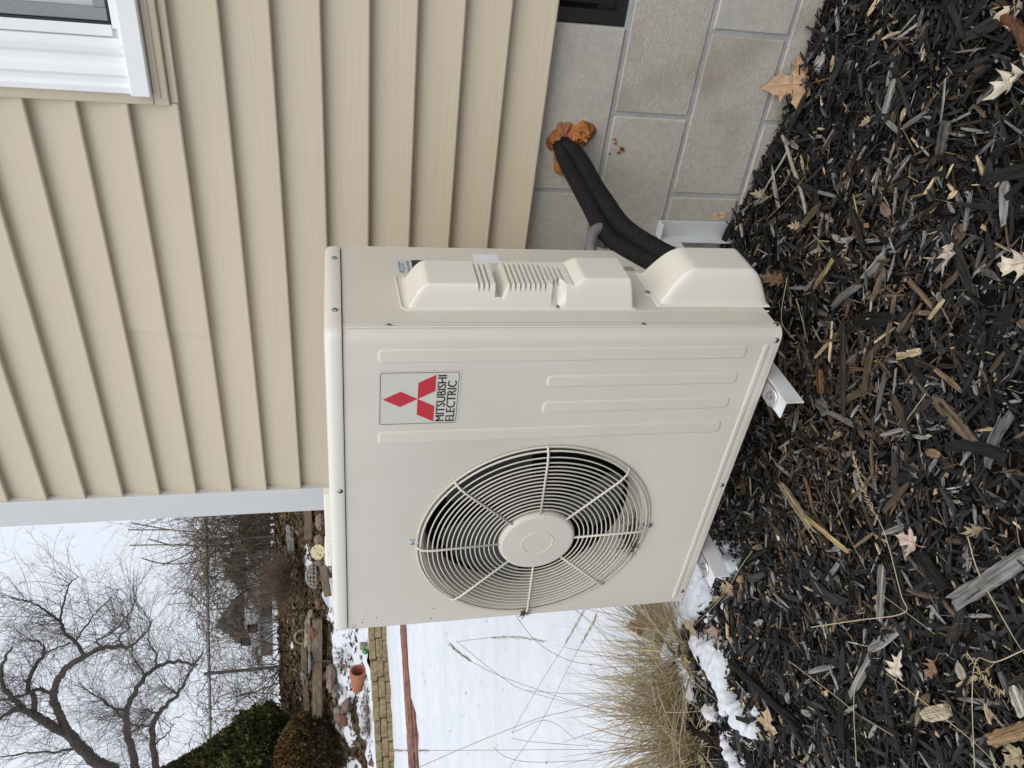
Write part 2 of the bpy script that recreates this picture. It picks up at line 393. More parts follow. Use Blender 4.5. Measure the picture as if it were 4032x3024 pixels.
# ------------------------------------------------------------------ the outdoor unit
unit = thing('outdoor_heat_pump', (0, .165, 0), 'cream outdoor heat pump with a round fan grille, held on white wall brackets', 'heat pump')
CX, CZ, HR = -.126, .431, .2635               # grille centre and opening
def front_panel():
    m = MB(); r = .022; x0, x1, z0, z1 = -.420, .420, 0.0, .8472
    # flat part with a round hole: rings between the opening and the rectangle
    ang = [2 * math.pi * i / 96 for i in range(96)]
    xa, xb = x0 + .008, x1 - r
    def rect(q):
        dx, dz = math.cos(q), math.sin(q)
        k = min([((xb if dx > 0 else xa) - CX) / dx if abs(dx) > 1e-9 else 1e9, ((z1 if dz > 0 else z0) - CZ) / dz if abs(dz) > 1e-9 else 1e9])
        return CX + dx * k, CZ + dz * k
    corner = [math.atan2(zz - CZ, xx - CX) % (2 * math.pi) for xx in (xa, xb) for zz in (z0, z1)]
    for c in corner:
        i = min(range(96), key=lambda i: abs(ang[i] - c)); ang[i] = c
    rings = []
    lip = [(-.012, .010), (-.004, .004), (.0, .0012), (.005, 0.0)]     # rolled edge of the opening
    for dr, y in lip: rings.append([(CX + (HR + dr) * math.cos(q), y, CZ + (HR + dr) * math.sin(q)) for q in ang])
    rings.append([(rect(q)[0], 0.0, rect(q)[1]) for q in ang])
    n = 96; vs = [p for R in rings for p in R]
    m.add(vs, [(a * n + k, (a + 1) * n + k, (a + 1) * n + (k + 1) % n, a * n + (k + 1) % n) for a in range(len(rings) - 1) for k in range(n)])
    # rounded right corner running onto the side, tight left corner
    pr = [(x1 - r + r * math.sin(e), r - r * math.cos(e)) for e in [math.pi / 2 * i / 8 for i in range(9)]] + [(x1, .030), (x1 - .002, .0305)]
    m.add([(x, y, z0) for x, y in pr] + [(x, y, z1) for x, y in pr], [(k, k + 1, len(pr) + k + 1, len(pr) + k) for k in range(len(pr) - 1)])
    rl = .008
    pl = [(x0 + rl - rl * math.sin(e), rl - rl * math.cos(e)) for e in [math.pi / 2 * i / 4 for i in range(5)]] + [(x0, .02)]
    m.add([(x, y, z0) for x, y in pl] + [(x, y, z1) for x, y in pl], [(len(pl) + k, len(pl) + k + 1, k + 1, k) for k in range(len(pl) - 1)])
    # return flange along the bottom, curling under
    m.add([(xa, 0, 0), (xb, 0, 0), (xa, .004, -.0045), (xb, .004, -.0045), (xa, .02, -.006), (xb, .02, -.006)], [(0, 2, 3, 1), (2, 4, 5, 3)])
    return m.build('front_panel', 'paint', unit, 30)
fp = front_panel()
def rrect(x0, x1, z0, z1, r, n=6):
    P = []
    for cx, cz, a in ((x1 - r, z1 - r, 0), (x0 + r, z1 - r, 90), (x0 + r, z0 + r, 180), (x1 - r, z0 + r, 270)):
        for i in range(n + 1):
            e = math.radians(a + 90 * i / n); P.append((cx + r * math.cos(e), cz + r * math.sin(e)))
    return P
def emboss(x0, x1, z0, z1, r, h=.0017, name='pressed_rib'):
    m = MB(); rings = [(0, .0003), (.0022, -h * .45), (.0045, -h)]
    n = None; vs = []
    for d, y in rings:
        P = rrect(x0 + d, x1 - d, z0 + d, z1 - d, max(r - d, .0008)); n = len(P); vs += [(a, y, b) for a, b in P]
    fs = [(i * n + (k + 1) % n, i * n + k, (i + 1) * n + k, (i + 1) * n + (k + 1) % n) for i in range(2) for k in range(n)]
    fs.append(tuple(2 * n + k for k in range(n))[::-1])
    m.add(vs, fs); return m.build(name, 'paint', fp, 12)
emboss(.353, .385, .065, .788, .010); emboss(.291, .321, .065, .467, .010); emboss(.227, .258, .065, .467, .010); emboss(.161, .194, .065, .786, .010)
emboss(-.400, .389, .0185, .0335, .007); emboss(.012, .384, .0085, .0125, .0019, .0018); emboss(-.362, -.010, .0085, .0125, .0019, .0018)
def screw(c, axis, parent=unit, r=.0048):
    m = MB(); s = -1 if axis == 1 else 1
    m.lathe([(r * 1.25, 0), (r * 1.25, s * .0006), (r, s * .0010), (r * .86, s * .0020), (r * .5, s * .0028), (0.0001, s * .0031)], c, axis, 14)
    h = s * .0029
    o = m.build('screw', 'screw', parent, 50)
    q = MB()
    for a, b in ((r * .6, r * .11), (r * .11, r * .6)):
        if axis == 1: q.box(c[0] - a, c[0] + a, c[1] + h - .0003, c[1] + h + .0012, c[2] - b, c[2] + b)
        else: q.box(c[0] + h - .0012, c[0] + h + .0003, c[1] - a, c[1] + a, c[2] - b, c[2] + b)
    q.build('cross_slot', 'ink', o)
for x, z in ((.396, .0095), (.001, .0100), (-.374, .0095)): screw((x, 0, z), 1)
# side of the front panel: long pressed channel with its screws
q = MB(); q.tube([(.4195, .0165, .842), (.4205, .0165, .836), (.4205, .0165, .012)], .0022, 6); q.tube([(.4195, .0258, .842), (.4205, .0258, .836), (.4205, .0258, .012)], .0016, 6)
q.build('pressed_channel', 'paint', fp, 60)
for z in (.767, .287, .008): screw((.4205, .0212, z), 0)
# service side, back and far side
q = MB(); q.cbox(.404, .4195, .0335, .329, .004, .8472, .0012)
sp = q.build('side_panel', 'paint', unit)
q = MB(); q.box(-.4195, -.4185, .021, .329, 0, .8455); q.build('far_side_panel', 'paint', unit)
q = MB(); q.box(-.418, .40, .3275, .329, 0, .8455); q.build('back_panel', 'paint', unit)
q = MB(); q.box(-.4175, .403, .0235, .327, -.006, .001); q.build('base_pan', 'paint', unit)
q = MB(); q.box(-.417, .402, .24, .262, .002, .842); q.build('coil', 'dark', unit)  # coil coloured black to stand for the dark inside of the casing
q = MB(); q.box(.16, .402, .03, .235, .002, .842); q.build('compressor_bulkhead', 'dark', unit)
def lid():
    m = MB(); lv = [(.0035, .8490), (.0048, .8515), (.0040, .8665), (.0015, .8745), (-.006, .8790), (-.020, .8800)]
    vs = []; n = 0
    for d, z in lv:
        P = rrect(-.420 - d, .420 + d, 0.0 - d, .330 + d, max(.018 + d, .004), 5); n = len(P); vs += [(a, b, z) for a, b in P]
    fs = [(i * n + k, i * n + (k + 1) % n, (i + 1) * n + (k + 1) % n, (i + 1) * n + k) for i in range(len(lv) - 1) for k in range(n)]
    fs += [tuple(range(n))[::-1], tuple((len(lv) - 1) * n + k for k in range(n))]
    m.add(vs, fs); return m.build('lid', 'lid', unit, 50)
ld = lid()
q = MB(); q.box(-.414, .414, .004, .326, .8473, .8492); q.build('lid_gap_shade', 'dark', unit)  # black slab painted in for the shadowed gap under the lid
for y in (.264, .067): screw((.4248, y, .8600), 0)
screw((.044, -.0048, .8585), 1); 
# grille: hub, rings, spokes
gr = MB(); GY = -.0165; rr = [.0985 + i * .0104 for i in range(15)]
def gy(r): return GY if r < .232 else GY + (r - .232) / .034 * .016
for r in rr: gr.ring((CX, gy(r), CZ), r, .00165, 88, 5)
gr.ring((CX, -.0075, CZ), .2590, .0024, 96, 6); gr.ring((CX, -.0030, CZ), .2670, .0024, 96, 6)
gr = gr.build('fan_grille', 'wire', unit, 179)
for k in range(8):
    e = math.radians(45 * k + 2.2); c, s = math.cos(e), math.sin(e)
    q = MB(); q.tube([(CX + c * .080, GY - .0012, CZ + s * .080), (CX + c * .236, GY - .0030, CZ + s * .236), (CX + c * .256, GY + .0005, CZ + s * .256), (CX + c * .2665, GY + .009, CZ + s * .2665), (CX + c * .268, .001, CZ + s * .268)], .0027, 6)
    q.build('spoke', 'wire', gr, 179)
q = MB(); q.lathe([(.0860, -.006), (.0880, -.0095), (.0875, -.0150), (.0845, -.0215), (.0800, -.0235), (.0372, -.0243), (.0360, -.0252), (.0345, -.0252), (.0333, -.0243), (.0300, -.0243), (.0001, -.0243)], (CX, .0, CZ), 1, 64)
q.build('hub_cap', 'paint', gr, 14)
for x, z in ((CX + .004, CZ + .2765), (CX + .012, CZ - .2700)):
    q = MB(); q.tube([(x, -.002, z - .012 * (1 if z > CZ else -1)), (x, -.0015, z + .006 * (1 if z > CZ else -1))], .006, 8); q.build('grille_tab', 'steel', gr, 60)
    screw((x, -.005, z), 1, gr, .0045)
q = MB(); q.lathe([(.2515, .0085), (.2470, .020), (.2450, .055), (.2450, .092)], (CX, 0, CZ), 1, 80); q.v = q.v; q.f = q.f[:-2]
sh = q.build('fan_shroud', 'paint', unit, 60)
q = MB(); q.lathe([(.2452, .092), (.2460, .125), (.290, .150), (.290, .235)], (CX, 0, CZ), 1, 64); q.f = q.f[:-2]; q.build('shaded_shroud', 'dark', unit, 60)  # rear of the cream shroud, painted black for the darkness inside
fan = MB(); fan.lathe([(.0001, .030), (.050, .034), (.066, .046), (.068, .120)], (CX, 0, CZ), 1, 32); fan = fan.build('fan', 'blade', unit, 50)
for a0 in (88, -22, -142):
    def bl(u, v, a0=a0):
        r = .064 + (.232 - .064) * v; sweep = 16 + 66 * u * (1 - .18 * v) + 22 * v - 14 * v * v * (1 - u)
        e = math.radians(a0 + sweep); y = .108 - .060 * u * (.75 + .25 * v) + .012 * math.sin(math.pi * u)
        r2 = r - .018 * v * (2 * u - 1) ** 4
        return (CX + r2 * math.cos(e), y, CZ + r2 * math.sin(e))
    MB().grid(bl, 12, 8).build('fan_blade', 'blade', fan, 179)
# embossed company plate on the front
def flat(pts, m, name, y, parent, h=.0004):
    q = MB(); q.poly(pts, lambda a, b, c: (a, y + c, b), -h); return q.build(name, m, parent)
plate = flat(rrect(.2095, .3355, .6330, .7850, .005), 'sticker', 'name_plate', -.0004, unit, .0005)
bo, bi = rrect(.2115, .3330, .6365, .7825, .0045), rrect(.2125, .3320, .6375, .7815, .0037)
q = MB(); n = len(bo); q.add([(a, -.0013, b) for a, b in bo] + [(a, -.0013, b) for a, b in bi], [(k, (k + 1) % n, n + (k + 1) % n, n + k) for k in range(n)]); q.build('plate_border', 'ink', plate)
for pts in ([(.2715, .7770), (.2535, .7447), (.2715, .7125), (.2895, .7447)], [(.2715, .7125), (.3090, .7125), (.3270, .6800), (.2895, .6800)][::-1], [(.2715, .7125), (.2340, .7125), (.2160, .6800), (.2535, .6800)]):
    flat(pts, 'red', 'emblem_diamond', -.0010, plate)
def text(s, x0, x1, z0, z1, y, parent, m='ink', name='lettering', off=.0, plane='front', X=.42):
    c = bpy.data.curves.new('t', 'FONT'); c.body = s; c.size = 1; c.extrude = 0; c.offset = off; c.resolution_u = 3
    o = bpy.data.objects.new('t', c); COL.objects.link(o)
    dg = bpy.context.evaluated_depsgraph_get(); me = bpy.data.meshes.new_from_object(o.evaluated_get(dg)); bpy.data.objects.remove(o); bpy.data.curves.remove(c)
    P = np.array([v.co[:] for v in me.vertices]); a, b = P.min(0), P.max(0)
    me.name = name; me.materials.clear()
    for v in me.vertices:
        u, k = (v.co.x - a[0]) / (b[0] - a[0]), (v.co.y - a[1]) / (b[1] - a[1])
        v.co = (x0 + (x1 - x0) * u, y, z0 + (z1 - z0) * k) if plane == 'front' else (X, x0 + (x1 - x0) * u, z0 + (z1 - z0) * k)
    me.update()
    return link(name, me, m, parent)
for k in (-2, -1, 0, 1, 2):
    text('MITSUBISHI', .2165 + k * .00032, .3260 + k * .00032, .6600, .6768, -.0013 - .00004 * (k + 2), plate)
    text('ELECTRIC', .2160 + k * .00032, .3120 + k * .00032, .6405, .6575, -.0013 - .00004 * (k + 2), plate)

# covers on the service side: moulded shells rising from the side panel
def smin(vals, k=.006):
    m = vals[0]
    for b in vals[1:]:
        h = max(k - abs(m - b), 0) / k; m = min(m, b) - h * h * k * .25
    return m
def shell(name, fn, y0, y1, z0, z1, ny, nz_, X0=.4197):
    m = MB(); m.grid(lambda u, v: (X0 + fn(y0 + (y1 - y0) * u, z0 + (z1 - z0) * v), y0 + (y1 - y0) * u, z0 + (z1 - z0) * v), ny, nz_)
    return m.build(name, 'plastic', unit, 70)
SL = [(.598 - i * .0096, .084, .170) for i in range(3)] + [(.538 - i * .0096, .084, .172) for i in range(8)] + [(.538 - i * .0096, .104, .160) for i in range(8, 12)] + [(.4165, .088, .168)]
def hcover(y, z):
    if min(y - .074, .196 - y, z - .284, .733 - z) < 0: return 0
    yb = .076; hm = .049 + .0125 * sstep(.418, .398, z)
    if z < .398: hm = .0615
    hm = .049 + .0125 * (1 - sstep(.392, .420, z))
    h = smin([hm, (.728 - z) * 1.75 + .004, (z - .290) * 5 + .004, (y - .078) * 6 + .004, (.190 - y) * 5 + .004], .022)
    h = max(h, .0035 if min(y - .0745, .196 - y, z - .2845, .7325 - z) > .0005 else 0)
    # deep finger scoop and a screw recess on the front edge
    e = max(abs(z - .5565) / .0115, (.083 - y) / .001 if y < .083 else 0)
    if e < 1: h = min(h, .012 + .030 * max(0, (abs(z - .5605) - .003) / .012) ** 1.0 if z > .545 else h)
    d2 = ((z - .444) / .014) ** 2 + ((y - .076) / .034) ** 2
    if d2 < 1: h = min(h, max(.004, .004 + (y - .080) * 1.35 + .010 * abs(z - .444) / .014))
    for zc, a, b in SL:
        if abs(z - zc) < .0016 and a < y < b: h -= .011
    return max(h, 0)
hc = shell('handle_cover', hcover, .0735, .1965, .2835, .7335, 62, 420)
screw((.4240, .0815, .444), 0)
def scover(y, z):
    if min(y - .088, .226 - y, z + .012, .236 - z) < 0: return 0
    h = smin([.0735, (.227 - z) * 1.55 + .004, (z + .008) * 2.1 + .004, (y - .094) * 5 + .004, (.224 - y) * 5 + .004], .040)
    return max(h, .003)
sc_ = shell('valve_cover', scover, .0875, .2265, -.0125, .2365, 56, 84)
q = MB(); q.lathe([(.009, .0), (.009, .0028), (.008, .0034)], (.4197, .139, .2385), 0, 16); q.build('cover_tab', 'plastic', unit, 40); screw((.4230, .139, .2400), 0)
q = MB(); q.tube([(.4197, .200, .744), (.4205, .085, .741), (.4205, .074, .734), (.4205, .0705, .722), (.4205, .0705, .30), (.4205, .0705, .0)], .0021, 6, cap=True); q.build('pressed_ridge', 'paint', sp, 60)
# stickers and marks on the side
def sidecard(name, m, y0, y1, z0, z1, X=.4200, parent=sp):
    q = MB(); q.box(X - .0003, X, y0, y1, z0, z1); return q.build(name, m, parent)
st_ = sidecard('rating_sticker', 'label_blue', .214, .270, .660, .739)
sidecard('black_panel', 'ink', .2155, .2685, .662, .708, .4203, st_)
text('MITSUBISHI', .226, .262, .7305, .7350, 0, st_, plane='side', X=.4203); text('ELECTRIC', .226, .256, .7235, .7280, 0, st_, plane='side', X=.4203)
text('COOLING & HEATING', .2165, .265, .7135, .7185, 0, st_, plane='side', X=.4203)
q = MB()
for pts in ([(.2195, .7355), (.2175, .7325), (.2195, .7295), (.2215, .7325)], [(.2195, .7290), (.2225, .7290), (.2240, .7265), (.2212, .7265)], [(.2195, .7290), (.2165, .7290), (.2152, .7265), (.2180, .7265)]):
    q.add([(.4204, a, b) for a, b in pts], [(0, 1, 2, 3)])
q.build('small_emblem', 'ink', st_)
sidecard('white_label', 'label_white', .262, .300, .524, .577)
q = MB()
for i in range(4):
    for j in range(7): q.box(.4198, .4200, .236 + i * .005, .2385 + i * .005, .262 - j * .0045, .2650 - j * .0045)
q.build('printed_notice', 'ink', sp)
# dents, dirt specks on the front
sp_r = random.Random(5); q = MB()
for i in range(16):
    x, z = sp_r.uniform(-.41, -.36), sp_r.uniform(.60, .845); r = sp_r.uniform(.0006, .0022)
    if sp_r.random() < .6: z = sp_r.uniform(.80, .846)
    q.lathe([(r, 0), (r * .7, -.0004), (.0001, -.0005)], (x, -.0001, z), 1, 6)
q.build('dirt_specks', 'soil', fp)
# feet under the unit
for x in (.275, -.254):
    ft = MB(); P = [(x - .020, .10), (x - .020, -.030), (x - .014, -.044), (x, -.049), (x + .014, -.044), (x + .020, -.030), (x + .020, .10)]
    ft.poly(P, lambda a, b, c: (a, b, -.0098 + c), .0032)
    ft.tube([(x - .019, -.028, -.0068), (x - .013, -.042, -.0068), (x, -.047, -.0068), (x + .013, -.042, -.0068), (x + .019, -.028, -.0068)], .0022, 6)
    ft = ft.build('mounting_foot', 'steel', unit, 50)
    q = MB(); q.lathe([(.0105, -.0066), (.0105, -.0050), (.0075, -.0050), (.0075, .0005), (.0065, .0012), (.0001, .0012)], (x + .002, -.024, 0), 2, 6); q.build('bolt', 'screw', ft)
# wall brackets
def bracket(x, label):
    b = thing('wall_bracket', (x, YW, -.25), label, 'bracket')
    q = MB(); t = .0035
    q.cbox(x - .040, x, -.072, .640, -.0138, -.0103, .0008); q.cbox(x - t, x, -.072, .640, -.052, -.0140, .0008); q.build('arm', 'bracket', b)
    q = MB(); q.cbox(x - .006, x + .040, .6745, YW - .0005, -.42, .003, .0008); q.cbox(x - .0065, x - .0025, .638, .6743, -.42, .003, .0008); q.cbox(x - .006, x + .040, .645, .6743, -.0005, .003, .0006); q.build('wall_rail', 'bracket', b)
bracket(.296, 'white steel wall bracket under the right end of the heat pump')
bracket(-.234, 'white steel wall bracket under the left end of the heat pump, above snow')
# bar lying on the lid
bar = thing('plastic_bar', (-.25, .14, .88), 'thin off-white plastic bar with a capped end lying on the lid of the heat pump', 'plastic bar')
q = MB(); q.cbox(-.275, -.118, .150, .176, .8808, .8960, .0022); q.build('body', 'plastic', bar)
q = MB(); q.cbox(-.362, -.276, .148, .178, .8805, .8985, .004); cp_ = q.build('end_cap', 'plastic', bar)
text('1.1', -.318, -.310, .8885, .8925, .1474, cp_, m='ink', name='mark')

# insulated line set
def path_points(P, n=60):
    P = [np.array(p, float) for p in P]; P = [2 * P[0] - P[1]] + P + [2 * P[-1] - P[-2]]; out = []
    m = len(P) - 3
    for i in range(n + 1):
        u = i / n * m; k = min(int(u), m - 1); f = u - k; a, b, c, d = P[k:k + 4]
        out.append(.5 * ((2 * b) + (-a + c) * f + (2 * a - 5 * b + 4 * c - d) * f * f + (-a + 3 * b - 3 * c + d) * f ** 3))
    return out
HP = path_points([(.538, .700, .316), (.530, .655, .307), (.514, .62, .293), (.489, .54, .277), (.472, .46, .266), (.450, .39, .250), (.440, .33, .222), (.440, .26, .184), (.445, .20, .150)], 60)
ls = thing('line_set', HP[0], 'pair of black foam insulated refrigerant pipes curving from the wall to the heat pump', 'pipe')
for sg, rad in ((-1, .0225), (1, .0205)):
    pts = []
    for i, p in enumerate(HP):
        T = HP[min(i + 1, 60)] - HP[max(i - 1, 0)]; T /= np.linalg.norm(T); V = CAM * .0 + np.array([.55, -.75, .35]); nrm = np.cross(T, V); nrm /= np.linalg.norm(nrm)
        pts.append(p + nrm * sg * (.0168 + .002 * math.sin(i * .2)) * (.15 + .85 * sstep(0, 20, i)) + V * (.004 if sg > 0 else 0))
    q = MB(); q.tube(pts, [rad * (.80 + .20 * sstep(0, 24, i)) * (1 + .05 * nz(i * .13, sg, 1)) for i in range(61)], 18); q.build('insulated_pipe', 'hose', ls, 179)
gp = MB(); gp.tube(path_points([(.395, .325, .300), (.418, .350, .302), (.440, .375, .292), (.446, .385, .270), (.430, .385, .262), (.405, .372, .268)], 26), .0135, 12)
tag(gp.build('grey_conduit', 'conduit', None, 179), 'short grey bent conduit behind the heat pump, beneath the black pipes', 'conduit')
# foam around the pipe entry
def foam_h(x, z):
    h = 0
    for cx, cz, r, a in ((.555, .262, .034, .026), (.567, .245, .024, .020), (.500, .300, .028, .018), (.488, .285, .020, .017), (.536, .322, .032, .016), (.562, .305, .032, .016), (.52, .30, .03, .014), (.54, .28, .03, .016), (.474, .294, .028, .030), (.484, .272, .024, .022), (.578, .262, .018, .016)):
        h += a * max(0, 1 - ((x - cx) ** 2 + (z - cz) ** 2) / r ** 2) ** 1.2
    return h * (1 + .60 * fbm(x, z, 0, 60, 4)) - .003 + .002 * nz(x, z, 2, 90)
q = MB(); q.grid(lambda u, v: (.455 + .145 * u, YW - foam_h(.455 + .145 * u, .215 + .145 * v), .215 + .145 * v), 90, 90)
tag(q.build('expanding_foam', 'foam', None, 179), 'lumpy orange expanding foam sealing the pipe hole in the block wall', 'foam')
q = MB()
for i in range(9):
    cx, cz, r = .530 + RND.uniform(-.02, .03), .165 + RND.uniform(-.022, .02), RND.uniform(.002, .006)
    P = [(cx + r * RND.uniform(.4, 1.2) * math.cos(e), cz + r * RND.uniform(.4, 1.6) * math.sin(e)) for e in [k * .7 for k in range(9)]]
    q.poly(P, lambda a, b, c: (a, YW - .0016 - c, b), .0012)
q = q.build('foam_smear', 'foam', fnd)

# ------------------------------------------------------------------ ground near the house
def bnd(x, y):          # > 0 on the snowy side of the bed
    s, t = w2st(x, y)
    return (t - 2.56) + .10 * (s + .9) + .10 * nz(x, y, 1, 2.3) + .04 * nz(x, y, 5, 9)
q = MB(); q.grid(lambda u, v: (lambda x, y: (x, y, ground(x, y) - .008))(-3.2 + 6.4 * u, -3.2 + 4.1 * v), 128, 82)
tag(q.build('mulch_bed_soil', 'soil', None, 179), kind='structure')

CR = random.Random(11)
def chip_color(r, x, y):
    k = r.random()
    brown = math.exp(-(((x - .16) / .40) ** 2 + ((y - .14) / .25) ** 2)) + .10 * max(0, nz(x, y, 4, 2.4))    # older, undyed chips lie under the unit
    if r.random() < .55 * brown: b = r.uniform(.025, .095); return (b * 1.2, b * .84, b * .54)
    if k < .64 - .42 * brown: b = r.uniform(.005, .018); return (b * 1.02, b, b * .98)
    if k < .82 - .30 * brown: b = r.uniform(.012, .034); return (b * 1.06, b * .98, b * .92)
    if k < .935: b = r.uniform(.05, .24); return (b, b * .97, b * .93)
    if k < .972: b = r.uniform(.04, .11); return (b * 1.15, b * .74, b * .45)
    b = r.uniform(.20, .42); return (b * 1.1, b * .85, b * .52)
def chip_tpl(r, Lh, W, T, ns=4):
    """splinter: four stations along x, uneven section, jagged ends"""
    vs = []
    bend = r.gauss(0, .10) * Lh
    ph = [r.uniform(-1, 1) for _ in range(3)]
    for i in range(ns):
        u = -1 + 2 * i / (ns - 1); tp = 1 - .55 * abs(u) ** 3 * r.uniform(.4, 1.2)
        for k, (a, b) in enumerate(((-1, -1), (1, -1), (1, 1), (-1, 1))):
            xx = u * Lh + (r.uniform(-.16, .16) * Lh if i in (0, ns - 1) else r.uniform(-.05, .05) * Lh)
            vs.append((xx, a * W * tp * r.uniform(.72, 1.1) + bend * (1 - u * u), b * T * r.uniform(.6, 1.1) * (1 - .3 * abs(u)) + .04 * Lh * ph[0] * u * u))
    fs = [(i * 4 + k, i * 4 + (k + 1) % 4, i * 4 + 4 + (k + 1) % 4, i * 4 + 4 + k) for i in range(ns - 1) for k in range(4)]
    fs += [(3, 2, 1, 0), tuple((ns - 1) * 4 + k for k in range(4))]
    return vs, fs
def in_bed(x, y):
    if y > .672 and x > -.66: return False
    return bnd(x, y) < .12
tpl = [chip_tpl(CR, 1, 1, 1) for _ in range(40)]
TV = np.array([t[0] for t in tpl]); TF = np.array([f for f in tpl[0][1]], int)
def bounds_ok(x, y):
    s, t = w2st(x, y)
    return .80 < t < 3.1 and -1.15 - .42 * (t - 1) < s < .95 + .36 * (t - .8)
chips = []
def sprinkle(n, lmin, lmax, wr, hmax, big=False):
    k = 0
    while k < n:
        x, y = CR.uniform(-1.7, 1.45), CR.uniform(-1.0, .67)
        if not in_bed(x, y) or not bounds_ok(x, y): continue
        k += 1
        Lh = (lmin * (lmax / lmin) ** (CR.random() ** 1.7)) / 2; W = Lh * CR.uniform(*wr); T = min(W, CR.uniform(.0012, .0045))
        yaw = CR.uniform(0, math.pi * 2); pit = CR.gauss(0, .20); rol = CR.gauss(0, .5)
        z = ground(x, y) + CR.uniform(-.004, hmax)
        chips.append((big, x, y, z, Lh, W, T, yaw, pit, rol, chip_color(CR, x, y), CR.randrange(40)))
sprinkle(15000, .010, .040, (.06, .26), .007)
sprinkle(11000, .010, .050, (.018, .05), .014)
sprinkle(900, .018, .055, (.28, .55), .010)
sprinkle(11000, .003, .010, (.25, .7), .012)
sprinkle(9500, .025, .075, (.05, .20), .013)
sprinkle(1100, .05, .11, (.06, .18), .017)
sprinkle(270, .075, .15, (.09, .22), .020, True)
V, FF, CC, GG = [], [], [], []
off = 0
bigs = []
for c in chips:
    big, x, y, z, Lh, W, T, yaw, pit, rol, col, ti = c
    R = np.array(Matrix.Rotation(yaw, 3, 'Z') @ Matrix.Rotation(pit, 3, 'Y') @ Matrix.Rotation(rol, 3, 'X'))
    if big: bigs.append((c, R)); continue
    P = TV[ti] * np.array([Lh, W, T])
    V.append(P @ R.T + np.array([x, y, z])); FF.append(TF + off); off += 16
    CC.append(np.tile(np.array([*col, 1], np.float32), (16, 1))); GG.append(P + np.array([CR.uniform(0, 50), CR.uniform(0, 50), CR.uniform(0, 50)]))
def np_mesh(name, V, F, C, G=None):
    V = np.concatenate(V); F = np.concatenate(F); me = bpy.data.meshes.new(name); me.from_pydata(V.tolist(), [], F.tolist()); me.update()
    a = me.color_attributes.new('Col', 'FLOAT_COLOR', 'POINT'); a.data.foreach_set('color', np.concatenate(C).astype(np.float32).ravel())
    if G is not None:
        g = me.attributes.new('grain', 'FLOAT_VECTOR', 'POINT'); g.data.foreach_set('vector', np.concatenate(G).astype(np.float32).ravel())
    return me
MT['chips'] = attr_mat('dyed_wood_chips', rough=.75, grain=(22, 800, 800), gmul=(.2, 2.7), bump=1, spec=.25)
MT['chip_obj'] = attr_mat('dyed_wood_chip', rough=.75, grain=(16, 520, 520), gmul=(.2, 2.7), bump=1, obj_color=True, spec=.25)
tag(link('wood_chip_mulch', np_mesh('wood_chip_mulch', V, FF, CC, GG), 'chips'), 'black dyed shredded wood mulch covering the bed below the wall', 'mulch', kind='stuff')
protos = []
for i in range(14):
    m = MB(); vs, fs = chip_tpl(CR, .05, CR.uniform(.006, .0105), CR.uniform(.002, .0035), 6); m.add(vs, fs); me = m.mesh('wood_chip'); me.materials.append(MT['chip_obj']); protos.append(me)
def place_chip(loc, R, sc, col, me=None):
    o = bpy.data.objects.new('wood_chip', me or CR.choice(protos)); COL.objects.link(o)
    o.matrix_world = Matrix.Translation(Vector(tuple(map(float, loc)))) @ Matrix(R.tolist()).to_4x4() @ Matrix.Diagonal((*sc, 1))
    o.color = (*col, 1); return o
for (c, R) in bigs:
    big, x, y, z, Lh, W, T, yaw, pit, rol, col, ti = c
    R = np.array(Matrix.Rotation(yaw, 3, 'Z') @ Matrix.Rotation(pit * .6, 3, 'Y') @ Matrix.Rotation(rol * .6, 3, 'X'))
    k = Lh / .05
    o = place_chip((x, y, z + .003), R, (k, k * CR.uniform(.8, 1.3), k * CR.uniform(.8, 1.3)), col)
    tag(o, 'loose flat splinter of wood lying on top of the black mulch', 'wood chip', 'wood chips on the mulch')

